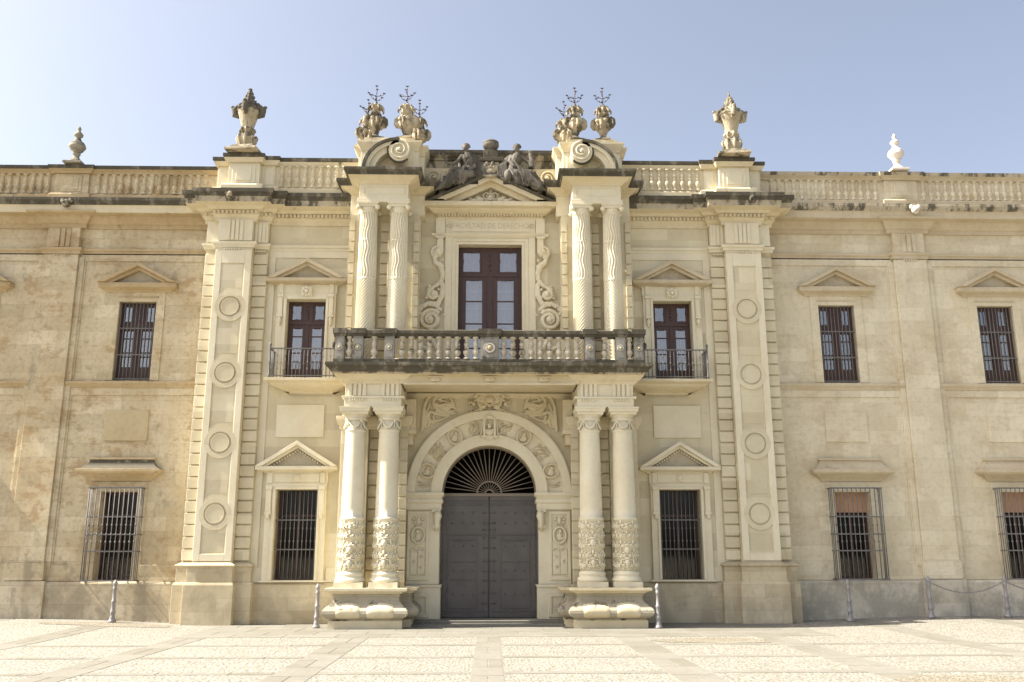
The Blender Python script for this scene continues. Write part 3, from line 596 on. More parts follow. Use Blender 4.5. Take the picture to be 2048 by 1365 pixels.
# ------------------------------------------------------------------ portal
def portal_wall():
    pw = part('portal_wall', BLD, label='stone wall of the central portal round the arched doorway')
    mb = MB()     # lower wall with arched hole R=1.16 centred (0,3.07)
    R = 1.155; X = 2.2; zt = 5.75; n = 48; y0, y1 = 0., .5
    vs = []
    for i in range(n + 1):
        t = pi * i / n; c, d = cos(t), sin(t)
        k = min(X / abs(c) if abs(c) > 1e-6 else 1e9, (zt - 3.07) / d if d > 1e-6 else 1e9)
        vs += [(R * c, y0, 3.07 + R * d), (k * c, y0, 3.07 + k * d), (R * c, y1, 3.07 + R * d)]
    fs = [(3 * i, 3 * i + 1, 3 * i + 4, 3 * i + 3) for i in range(n)] + [(3 * i, 3 * i + 3, 3 * i + 5, 3 * i + 2) for i in range(n)]
    mb.add(vs, fs)
    ca = atan2(zt - 3.07, X)
    for s in (-1, 1):
        a, b = sorted((s * 1.212, s * 2.2)); mb.box(a, b, 0, .5, -.1, 3.07)
    for s in (-1, 1): a, b = sorted((s * 1.45, s * 2.2)); mb.box(a, b, .003, .4, 4.5, 5.76)
    wall(mb, -1.8, 1.8, 5.75, 11.5, 0.0, .5, [(-.84, .82, 5.9, 9.47)])
    obj('wall_face', mb, 'pale', pw)
    for s in (-1, 1):
        mb = MB(s)
        mb.box(2.05, 3.55, -.42, .3, .0, 5.7); mb.box(1.8, 3.58, -.42, .3, 5.7, 10.7)
        for a, b in ((1.98, 2.62), (2.92, 3.58)): mb.box(a, b, -.56, -.42, .3, 4.9); mb.box(a, b, -.5, -.42, 5.9, 10.1) if a > 2.5 else mb.box(1.82, b - .02, -.5, -.42, 5.9, 10.1)
        obj('pier', mb, 'pale', pw, .006)
        for a, b, yf, yb, za, zb in ((2.64, 2.9, -.475, -.41, .95, 4.7), (1.97, 2.16, -.585, -.5, .95, 4.7), (2.55, 2.79, -.475, -.41, 5.95, 9.9), (1.815, 1.96, -.54, -.49, 5.95, 9.9), (3.45, 3.59, -.54, -.49, 5.95, 9.9)):
            mb = MB(s); z = za; mb.box(a + .02, b - .02, yf + .045, yb, za, zb + .2)
            while z < zb: mb.box(a, b, yf, yb, z + .018, z + .265); z += .283
            obj('rusticated_strip', mb, 'pale', pw, .006)
    # archivolt
    ar = part('door_arch', BLD, label='carved semicircular arch with oval medallions over the door')
    mb = MB(); mb.seg(1.80, 2.0, -.17, .02); mb.seg(2.0, 2.03, -.11, .02); mb.seg(1.37, 1.42, -.135, .0); mb.seg(1.15, 1.37, -.12, .01); mb.seg(1.42, 1.80, -.055, .01); obj('arch_band', mb, 'smooth', ar)
    mb = MB(); rel = []
    def P(an, r): t = radians(an); return r * cos(t), 3.07 + r * sin(t)
    for an in (161, 122, 58, 19):
        x, z = P(an, 1.61); m = MB(); t = radians(an - 90)
        vs = []; n = 28
        for i in range(n):
            u = 2 * pi * i / n
            for j in range(8):
                w_ = 2 * pi * j / 8; a_, b_ = (.165 + .028 * cos(w_)) * cos(u), (.2 + .028 * cos(w_)) * sin(u)
                vs.append((x + a_ * cos(t) - b_ * sin(t) * 1, -.12 + .03 * sin(w_), z + a_ * sin(t) + b_ * cos(t)))
        m.add(vs, [(i * 8 + j, i * 8 + (j + 1) % 8, ((i + 1) % n) * 8 + (j + 1) % 8, ((i + 1) % n) * 8 + j) for i in range(n) for j in range(8)], 0, True)
        m.ell((x, -.06, z - .03), (.085, .06, .11)); m.ell((x + .02, -.09, z + .07), (.045, .05, .05)); m.ell((x - .04, -.07, z - .08), (.09, .04, .04)); m.ell((x + .055, -.1, z + .065), (.02, .02, .015))
        obj('oval_medallion', m, 'mould', ar)
    for ans in ((142, 138, 146), (102, 106), (78, 74), (38, 42, 34), (172,), (8,)):
        mb = MB()
        for an in ans:
            x, z = P(an, 1.61)
            if an in (172, 8):
                mb.tube([(x - .14, -.07, z + .03), (x, -.08, z - .03), (x + .14, -.07, z + .03)], .022); mb.tube([(x - .14, -.07, z - .05), (x, -.08, z - .09), (x + .14, -.07, z - .05)], .018); continue
            t = radians(an - 90)
            for k in range(3):
                u = (k - 1) * .12; xx, zz = x + u * cos(t + pi / 2) + random.uniform(-.05, .05), z + u * sin(t + pi / 2) + random.uniform(-.03, .03)
                mb.spiral(xx, zz, -.06, .06, 1.2, random.uniform(0, 6), random.choice((-1, 1)), .014, .02, 16)
            mb.tube([(x - .13 * cos(t + .9), -.065, z - .13 * sin(t + .9)), (x, -.09, z), (x + .14 * cos(t + .9), -.065, z + .14 * sin(t + .9))], [.02, .035, .016]); mb.ell((x, -.05, z), (.09, .04, .07))
        obj('relief_carving', mb, 'mould', ar)
    # keystone niche with bust
    mb = MB(); mb.box(-.155, -.105, -.2, .0, 4.45, 4.8); mb.box(.105, .155, -.2, .0, 4.45, 4.8); mb.ring(0, 4.8, -.17, .13, .03, 20, a0=0, a1=pi); mb.disc(0, 4.8, -.07, -.05, .13); mb.box(-.2, .2, -.2, .0, 4.40, 4.45)
    mb.ell((0, -.13, 4.53), (.1, .07, .1)); mb.ell((0, -.15, 4.7), (.05, .055, .07)); mb.ell((-.08, -.13, 4.56), (.05, .05, .08)); mb.ell((.08, -.13, 4.56), (.05, .05, .08)); mb.ell((0, -.15, 4.95), (.05, .04, .05))
    mb.box(-.09, .09, -.18, -.1, 4.35, 4.4)
    mb.tube([(-.22, -.14, 4.42), (-.15, -.16, 4.9), (0, -.17, 5.02), (.15, -.16, 4.9), (.22, -.14, 4.42)], .02)
    obj('keystone', mb, 'smooth', ar)
    for s in (-1, 1):
        mb = MB(s); mb.sweep([(1.1, .4), (1.17, -.12), (2.0, -.12), (2.05, .1)] if 0 else [(1.193, .45), (1.193, -.1), (1.99, -.1), (1.99, .1)], [(0, 2.66), (.02, 2.66), (.03, 2.7), (.03, 2.8), (.06, 2.83), (.06, 2.9), (.03, 2.93), (.05, 2.96), (.09, 3.0), (.09, 3.065), (0, 3.069)])
        obj('impost', mb, 'smooth', ar)
        mb = MB(s)
        mb.box(1.2, 1.98, -.06, .4, .9, 2.67); mb.box(1.45, 1.52, -.09, -.05, 1.0, 2.62); mb.box(1.9, 1.97, -.09, -.05, 1.0, 2.62); mb.box(1.52, 1.9, -.09, -.05, 1.0, 1.1); mb.box(1.52, 1.9, -.09, -.05, 2.55, 2.62)
        mb.box(1.16, 2.0, -.1, .4, .0, .9); mb.box(1.14, 2.02, -.13, .4, .84, .9); mb.box(1.42, 1.5, -.13, -.1, .15, .7); mb.box(1.82, 1.9, -.13, -.1, .15, .7); mb.box(1.5, 1.82, -.13, -.1, .62, .7); mb.box(1.5, 1.82, -.13, -.1, .15, .23)
        obj('jamb', mb, 'smooth', ar, .006)
        mb = MB(s); xc = 1.71
        mb.ring(xc, 2.05, -.1, .15, .028, rz=.19); mb.ell((xc, -.06, 2.02), (.07, .05, .11)); mb.ell((xc + .02, -.09, 2.14), (.045, .05, .05)); mb.ell((xc + .06, -.08, 1.97), (.05, .03, .03))
        for dx in (-1, 1):
            mb.spiral(xc + dx * .1, 2.42, -.07, .075, 1.3, pi / 2, dx, .016, .02); mb.spiral(xc + dx * .08, 2.33, -.07, .05, 1.2, -pi / 2, -dx, .014, .02)
        mb.ell((xc, -.08, 2.4), (.05, .04, .09))
        mb.box(xc - .17, xc - .01, -.09, -.055, 1.14, 1.68); mb.box(xc + .01, xc + .17, -.09, -.055, 1.14, 1.68); mb.ring(xc - .09, 1.68, -.075, .07, .015, 12, a0=0, a1=pi); mb.ring(xc + .09, 1.68, -.075, .07, .015, 12, a0=0, a1=pi)
        for k in range(3): mb.spiral(xc - .09 + .18 * (k % 2), 1.3 + .13 * k, -.095, .045, 1.1, k, 1, .011, .01, 14)
        obj('relief_carving', mb, 'smooth', ar)
        mb = MB(s)   # scroll brackets at the door side
        mb.tube([(1.26, -.12, 2.6), (1.24, -.17, 2.5), (1.26, -.13, 2.38), (1.25, -.14, 2.28), (1.28, -.1, 2.15)], [.09, .1, .07, .08, .03], 10); mb.box(1.19, 1.36, -.16, -.02, 2.22, 2.3); mb.box(1.18, 1.38, -.18, -.02, 2.6, 2.66)
        obj('bracket', mb, 'smooth', ar)
portal_wall()
def door():
    d = part('door', BLD, label='tall double door of studded grey brown metal under a dark fanlight')
    for s in (-1, 1):
        mb = MB(s); mb.box(.006, 1.21, .34, .42, .12, 3.0)
        mb.box(.02, 1.17, .325, .34, 2.78, 2.84); mb.box(.02, 1.17, .31, .34, 2.9, 3.02); mb.box(.25, 1.0, .328, .34, 2.05, 2.09); mb.box(.03, .12, .33, .34, .15, 2.75); mb.box(1.05, 1.15, .33, .34, .15, 2.75)
        mb.box(.27, .31, .326, .34, .32, 2.0); mb.box(.96, 1.0, .326, .34, .32, 2.0); mb.box(.31, .96, .326, .34, 1.95, 1.99); mb.box(.31, .96, .326, .34, .32, .37)
        leaf = obj('door_leaf', mb, 'door', d, .004)
        mb = MB(s)
        def row(z, x0, x1, n, r=.014):
            r *= 1.35
            for k in range(n): mb.ell((x0 + (x1 - x0) * k / max(1, n - 1), .325, z), (r, r, r), 6, 4)
        row(2.81, .08, 1.1, 16, .012); row(2.07, .1, 1.12, 17, .012); row(1.92, .36, .9, 10, .011)
        for z in (2.6, 2.35): row(z, .15, .9, 4, .018)
        for z in (1.42, 1.0): row(z, .34, .92, 11, .011)
        for z in (1.8, 1.22, .66): row(z, .4, .86, 3, .015)
        for z in (2.6, 2.35, 2.18, 2.0, 1.75, 1.45, 1.2, .98, .7, .45): row(z, .045, .15, 3, .016)
        row(.26, .08, 1.1, 18, .011)
        for k in range(30): mb.ell((1.12, .325, .2 + k * .083), (.016, .016, .016), 6, 4); mb.ell((1.02, .325, .2 + k * .083), (.01, .01, .01), 6, 4)
        obj('studs', mb, 'door_trim', leaf)
    f = part('fanlight', BLD, label='half round fanlight with radiating tan bars over the door')
    mb = MB(); n = 24; y = .3
    for i in range(n + 1):
        t = pi * i / n
        if 0 < i < n: mb.tube([(.3 * cos(t), y, 3.08 + .3 * sin(t)), (1.17 * cos(t), y, 3.08 + 1.17 * sin(t))], .0125, 6)
        if i % 2 == 1: mb.tube([(.1 * cos(t), y, 3.08 + .1 * sin(t)), (.3 * cos(t), y, 3.08 + .3 * sin(t))], .009, 6)
    mb.seg(.085, .115, y - .012, y + .012, cz=3.06); mb.seg(.285, .32, y - .012, y + .012, cz=3.06); mb.seg(1.12, 1.17, y - .015, y + .015, cz=3.06); mb.box(-1.17, 1.17, y - .02, y + .03, 3.0, 3.075)
    obj('grille', mb, 'fan', f)
door()

def lower_columns(s, side):
    for x, inner in ((3.15, 0), (2.37, 1)):
        c = part('column', BLD, (s * x, -1.1, 0), label=('inner' if inner else 'outer') + ' smooth column with carved lower sleeve, ' + side + ' of the door')
        def T(o): o.matrix_parent_inverse = Matrix.Translation((-s * x, 1.1, 0)); return o
        X = x * s
        m = MB(); m.lathe(X, -1.1, [(.325, .87), (.325, .99)], 4, smooth=False, square=True); m.lathe(X, -1.1, [(.33, .99), (.345, 1.02), (.345, 1.05), (.325, 1.08), (.3, 1.1), (.295, 1.13), (.31, 1.15), (.31, 1.18), (.285, 1.2), (.27, 1.23)], 40); T(obj('base', m, 'smooth', c))
        m = MB(); pr = [(.265, 1.22), (.268, 2.36), (.285, 2.37), (.285, 2.42), (.262, 2.43)] + [(.262 - .03 * (k / 10) ** 1.6, 2.43 + 1.95 * k / 10) for k in range(11)] + [(.232, 4.4), (.25, 4.42), (.25, 4.45), (.232, 4.46), (.232, 4.7)]
        m.lathe(X, -1.1, pr, 48); T(obj('shaft', m, 'smooth', c))
        m = MB(); Rr = .272
        def mp(u, y, z): t = u / Rr; r = Rr - y; return (X + r * sin(t), -1.1 - r * cos(t), z)
        rnd = random.Random(int(x * 100) + s)
        for tier, z in enumerate((1.36, 1.58, 1.80, 2.02, 2.24)):
            for k in range(6):
                u = (k - 2.5) * .285 + (.14 if tier % 2 else 0)
                m.spiral(u - .065, z, -.005, .062, 1.3, rnd.uniform(1, 2), 1, .017, .008, 16, mapf=mp); m.spiral(u + .065, z, -.005, .062, 1.3, rnd.uniform(1, 2), -1, .017, .008, 16, mapf=mp)
                m.ell(mp(u, .0, z + .07), (.028, .028, .055), 8, 6); m.ell(mp(u + .14, .0, z - .03), (.024, .024, .06), 8, 6)
        for z, r in ((1.42, .07), (1.86 if inner else 1.7, .085), (2.2, .05)):
            m.ell(mp(0, -.01, z), (r * .8, .05, r), 12, 8); m.ell(mp(0, -.01, z + r + .02), (r * .9, .04, .025), 8, 6)
            for d_ in (-1, 1): m.tube([mp(d_ * .02, -.01, z + r), mp(d_ * .13, -.015, z + r * .9), mp(d_ * .17, -.01, z - .02), mp(d_ * .1, -.01, z - r)], .017)
        for k in range(12): u = k * .1424; m.tube([mp(u, 0, 1.25), mp(u + .05, -.012, 1.29), mp(u + .1, 0, 1.25)], .012)
        T(obj('carved_sleeve', m, 'smooth', c))
        m = MB(); m.lathe(X, -1.1, [(.24, 4.66), (.26, 4.68), (.26, 4.72), (.25, 4.73), (.28, 4.8), (.31, 4.84), (.32, 4.86)], 40); m.lathe(X, -1.1, [(.3, 4.8), (.31, 4.86), (.345, 4.87), (.345, 4.93), (.36, 4.94), (.36, 4.975)], 4, smooth=False, square=True)
        def mq(u, y, z): t = u / .24; r = .24 - y; return (X + r * sin(t), -1.1 - r * cos(t), z)
        for k in range(5):
            u = (k - 2) * .3016; g = [mq(u - .15 + .3 * j / 8, -.01 - .012 * sin(pi * j / 8), 4.68 - .19 * sin(pi * j / 8)) for j in range(9)]; m.tube(g, [.012 + .014 * sin(pi * j / 8) for j in range(9)]); m.ell(mq(u + .15, -.02, 4.66), (.028, .028, .035)); m.tube([mq(u + .15, -.015, 4.64), mq(u + .15, -.012, 4.5)], [.018, .01])
            for j in range(2, 7): m.ell(mq(u - .15 + .3 * j / 8, -.03, 4.66 - .19 * sin(pi * j / 8)), (.016,) * 3, 6, 4)
        T(obj('capital', m, 'smooth', c))
    # pedestal
    p = part('column_pedestal', BLD, label='bulging stone pedestal under the paired columns ' + side + ' of the door')
    def rect(x0, x1, y0, y1): return [(x0, y1), (x0, y0), (x1, y0), (x1, y1)]
    mb = MB(s); mb.sweep(rect(2.0, 3.45, -1.46, -.2), [(0, -.05), (.09, -.05), (.09, .17), (.05, .2), (.04, .215)]); mb.sweep(rect(1.8, 3.5, -1.1, -.2), [(0, -.05), (.05, -.05), (.05, .17), (.0, .2)])
    mb.sweep(rect(2.0, 3.45, -1.46, -.2), [(0, .74), (.06, .75), (.09, .78), (.17, .8), (.19, .82), (.19, .868), (-.3, .871)]); mb.sweep(rect(1.78, 3.5, -1.05, -.2), [(0, .74), (.05, .75), (.08, .78), (.14, .8), (.16, .82), (.16, .862), (-.3, .865)]); mb.box(2.1, 3.4, -1.4, -.4, .6, .866)
    obj('plinth', mb, 'weather' if 0 else 'mould', p)
    prof = [(.04, .2), (.12, .225), (.19, .27), (.22, .33), (.215, .39), (.17, .45), (.1, .5), (.04, .55), (.005, .61), (-.005, .67), (.02, .7), (.02, .74), (0, .745)]
    mb = MB(s); mb.sweep(rect(2.0, 3.45, -1.46, -.2), prof); mb.sweep(rect(1.8, 3.45, -1.05, -.2), prof); obj('belly', mb, 'ped', p, .0)
    mb = MB(s)
    for xa, xb in ((2.1, 2.68), (2.84, 3.36)):
        vs = []; nn = 20
        for i in range(nn + 1):
            t = i / nn; xx = xa + (xb - xa) * t; top = .5 - .06 * sin(pi * t) if 0 else .47
            ef = min(1, sin(pi * t) * 2.2) ** .5; hi = .05 * sin(pi * t)
            for o_, z in ((.12, .222), (.212, .262), (.246, .33), (.242, .395 + hi * .5), (.19, .46 + hi), (.10, .51 + hi)): vs.append((xx, -1.46 - o_ - .018 * ef + .026, z))
        mb.add(vs, [(i * 6 + j, (i + 1) * 6 + j, (i + 1) * 6 + j + 1, i * 6 + j + 1) for i in range(nn) for j in range(5)], 0, True)
    obj('raised_panel', mb, 'mould', p)
    # block over the columns
    b = part('portal_entablature', BLD, label='triglyph block above the paired columns ' + side + ' of the door')
    mb = MB(s); mb.box(2.07, 3.4, -1.42, .0, 4.975, 5.22); mb.box(2.08, 3.39, -1.4, .0, 5.2, 5.62); mb.box(2.0, 3.46, -1.45, -.0, 5.17, 5.22)
    for x0 in (2.13, 2.9):
        for k in range(4): mb.box(x0 + k * .11, x0 + k * .11 + .075, -1.44, -1.39, 5.225, 5.6)
        for k in range(7): mb.box(x0 + k * .058, x0 + k * .058 + .035, -1.45, -1.41, 5.1, 5.165)
    obj('frieze_block', mb, 'smooth', b, .005)
for s, side in ((-1, 'left'), (1, 'right')): lower_columns(s, side)
# entablature cornice under the balcony
def under_balcony():
    b = part('portal_entablature', BLD, label='moulded cornice carrying the stone balcony')
    path = [(-3.42, .1), (-3.42, -1.42), (-2.05, -1.42), (-2.05, -.35), (2.05, -.35), (2.05, -1.42), (3.42, -1.42), (3.42, .1)]
    mb = MB(); mb.sweep(path, [(-.1, 5.5), (0, 5.5), (.03, 5.52), (.05, 5.56), (.12, 5.6), (.2, 5.68), (.22, 5.72), (-.1, 5.74)]); obj('bed_moulding', mb, 'mould', b)
    mb = MB(); mb.box(-2.1, 2.1, -1.52, .1, 5.5, 5.7); mb.sweep([(-2.06, 0), (2.06, 0)], [(-.1, 5.4), (.04, 5.4), (.05, 5.43), (.1, 5.47), (.12, 5.502), (-.1, 5.503)]); mb.box(-2.0, 2.0, -1.56, -1.5, 5.47, 5.52); obj('soffit', mb, 'mould', b)
    for x in (-1.27, 0, 1.27):
        mb = MB(); mb.ell((x, -1.54, 5.6), (.13, .05, .06)); mb.ell((x, -1.6, 5.57), (.03, .03, .03), 8, 6); mb.box(x - .17, x + .17, -1.58, -1.5, 5.64, 5.665)
        obj('drop_ornament', mb, 'mould', b)
    for s in (-1, 1):
        mb = MB(s); mb.box(1.8, 2.03, -.5, .02, 4.55, 5.3); mb.box(1.78, 2.06, -.54, .02, 4.45, 4.55); mb.box(1.86, 1.98, -.42, .02, 4.2, 4.45); mb.sweep([(1.75, -.3), (3.55, -.3)] if 0 else [(1.95, .0), (1.95, -.56), (3.6, -.56), (3.6, 0)], [(-.1, 4.55), (.02, 4.55), (.02, 4.62), (.06, 4.66), (.1, 4.78), (.1, 4.86), (-.1, 4.88)])
        obj('side_block', mb, 'mould', b, .004)
    # spandrel reliefs and cartouche
    for s in (-1, 1):
        m = MB(s)
        def Q(u, v, y=-.03): return ((u - 965) / 5.46 / 82 * -1, y, 3.07 + (1225 - v) / 5.46 / 81.5)   # coordinates of the carving
        def tb(pts, r, y=-.035): m.tube([Q(u, v, y) for u, v in pts], [q * 1.25 for q in r] if isinstance(r, list) else r * 1.25, 8)
        tb([(215, 560), (222, 420), (235, 280), (270, 180), (330, 145), (380, 180)], .035); tb([(250, 520), (262, 380), (310, 335), (370, 360), (440, 375), (600, 350)], [.02, .035, .04, .04, .035, .02])
        tb([(330, 180), (345, 260), (380, 310), (430, 340), (490, 350)], [.03, .05, .05, .04, .03], -.03)   # torso
        tb([(380, 210), (450, 160), (520, 170), (560, 240), (580, 310)], [.02, .04, .035, .03, .02]); tb([(400, 220), (460, 215), (530, 240), (560, 300)], .02, -.04)
        m.ell(Q(345, 195, -.05), (.055, .05, .065)); m.ell(Q(470, 280, -.03), (.17, .04, .11)); m.ell(Q(470, 290, -.05), (.1, .04, .07))
        tb([(280, 370), (300, 440), (280, 520)], [.03, .045, .02]); tb([(330, 380), (360, 440), (420, 430), (520, 385)], [.03, .035, .03, .02]); m.ell(Q(340, 450, -.02), (.06, .03, .09)); tb([(350, 240), (410, 270), (470, 250), (520, 260)], [.02, .028, .025, .02], -.06)
        tb([(300, 240), (270, 330), (240, 430)], .022); tb([(440, 330), (500, 335), (570, 325)], .022)
        obj('relief_figure', m, 'mould', b, remesh=.014)
    m = MB()
    for s in (-1, 1):
        m.sx = s
        m.spiral(.33, 5.32, -.05, .12, 1.5, 0, 1, .03, .02); m.spiral(.17, 4.98, -.06, .11, 1.4, pi, -1, .03, .02); m.spiral(.42, 5.05, -.04, .09, 1.4, pi / 2, -1, .022, .02)
        m.tube([(0, -.05, 5.38), (.16, -.08, 5.36), (.3, -.07, 5.2), (.27, -.06, 5.0), (.12, -.06, 4.93)], [.04, .04, .035, .035, .03]); m.tube([(.1, -.05, 4.92), (.28, -.06, 4.88), (.5, -.05, 4.8)], [.04, .03, .015]); m.tube([(.35, -.04, 5.15), (.5, -.05, 5.1), (.55, -.04, 5.2)], .02); m.tube([(.4, -.04, 5.25), (.52, -.05, 5.32)], .022)
        m.ell((.2, -.07, 5.17), (.07, .04, .09))
    m.sx = 1; m.ell((0, -.09, 5.2), (.12, .06, .15)); m.ring(0, 5.2, -.08, .15, .02, rz=.18); m.ell((0, -.1, 5.0), (.05, .05, .07))
    m.v = [(x, y * 1.5, 5.06 + (z - 4.8) * .78) for x, y, z in m.v]; m.box(-.34, .34, -.2, .05, 5.47, 5.52)
    for k in range(9): an = pi * (k + .5) / 9; m.ell((.2 * cos(an), -.14, 5.38 + .1 * sin(an)), (.03, .04, .045), 8, 6)
    for k in (-1, 1):
        for q in range(4): m.ell((k * (.3 + .05 * q), -.1, 5.42 - .07 * q), (.04, .04, .03), 8, 6); m.ell((k * (.2 + .08 * q), -.1, 5.1 - .015 * q), (.05, .05, .03), 8, 6)
    obj('cartouche', m, 'mould', b, remesh=.009)
under_balcony()

def balcony():
    b = part('stone_balcony', BLD, label='long soot stained stone balcony with bulbous balusters over the portal')
    path = [(-3.5, .0), (-3.5, -1.6), (3.5, -1.6), (3.5, .0)]
    mb = MB(); mb.sweep(path, [(-1.2, 5.7), (.12, 5.7), (.16, 5.73), (.2, 5.78), (.22, 5.82), (.3, 5.87), (.3, 5.94), (.1, 5.955), (-1.5, 5.96)], mi=[0, 2, 1, 1, 1, 1, 1, 1]); mb.box(-3.4, 3.4, -1.5, 0, 5.72, 5.958)
    obj('slab', mb, ['mould', 'soot', 'weather'], b)
    mb = MB(); mb.sweep([(-3.58, 0), (-3.58, -1.64), (3.58, -1.64), (3.58, 0)], [(-.2, 5.955), (.04, 5.955), (.04, 6.02), (.02, 6.06), (-.16, 6.06), (-.2, 5.955)]); obj('bottom_rail', mb, 'soot', b)
    mb = MB(); mb.sweep([(-3.58, 0), (-3.58, -1.64), (3.58, -1.64), (3.58, 0)], [(-.17, 6.6), (.0, 6.6), (.02, 6.64), (.06, 6.67), (.06, 6.74), (.02, 6.765), (-.17, 6.765), (-.17, 6.6)]); obj('handrail', mb, 'soot', b)
    def pier(x, hw, y=-1.68, R=.1, tall=1.):
        m = MB(); m.box(x - hw, x + hw, y, y + .2, 6.05, 6.6); m.box(x - hw - .03, x + hw + .03, y - .03, y + .23, 5.956, 6.05, 1); m.box(x - hw - .035, x + hw + .035, y - .035, y + .235, 6.6, 6.66, 1); m.box(x - hw - .06, x + hw + .06, y - .06, y + .26, 6.66, 6.78, 1)
        m.box(x - hw + .03, x + hw - .03, y - .012, y, 6.1, 6.55); m.ring(x, 6.33, y - .02, R, .016, 24); m.disc(x, 6.33, y - .03, y, R * .95, mi=2)
        m.ring(x, 6.33, y - .03, R * .55, .01, 16); m.ell((x, y - .03, 6.33), (R * .45, .025, R * .45), 10, 6, mi=3)
        obj('pier', m, ['pier', 'soot', 'white', 'panel'], b)
    for s in (-1, 1):
        pier(s * 3.52, .105, R=.07); pier(s * 3.09, .115, R=.07); pier(s * 2.36, .115, R=.07)
        m = MB(s); m.box(3.38, 3.64, -1.0, -.78, 6.05, 6.6); m.ell((3.68, -1.55, 6.42), (.05, .05, .08)); obj('side_pier', m, 'soot', b)
    pier(0, .22, R=.13)
    xs = [-3.3, 3.3, -2.72, 2.72] + [sg * (.33 + k * .2165) for sg in (-1, 1) for k in range(9)]
    first = None
    for x in xs:
        if first is None: m = MB(); baluster(m, 0, 0, 6.06, 6.6, .082, 18); first = obj('baluster', m, 'white_b', b); first.matrix_parent_inverse = Matrix.Identity(4); first.location = (x, -1.6, 0)
        else: o = first.copy(); COL.objects.link(o); o.location.x = x
    for s in (-1, 1):
        for k in range(5): o = first.copy(); COL.objects.link(o); o.location = (s * 3.53, -1.32 + k * .24 + (.1 if k > 1 else 0), 0)
M['white_b'] = stone('patchy_baluster_stone', (.52, .465, .36), (.45, .39, .28), None, .4, .1, stain=-.06, up=.2, bump=.35)
balcony()

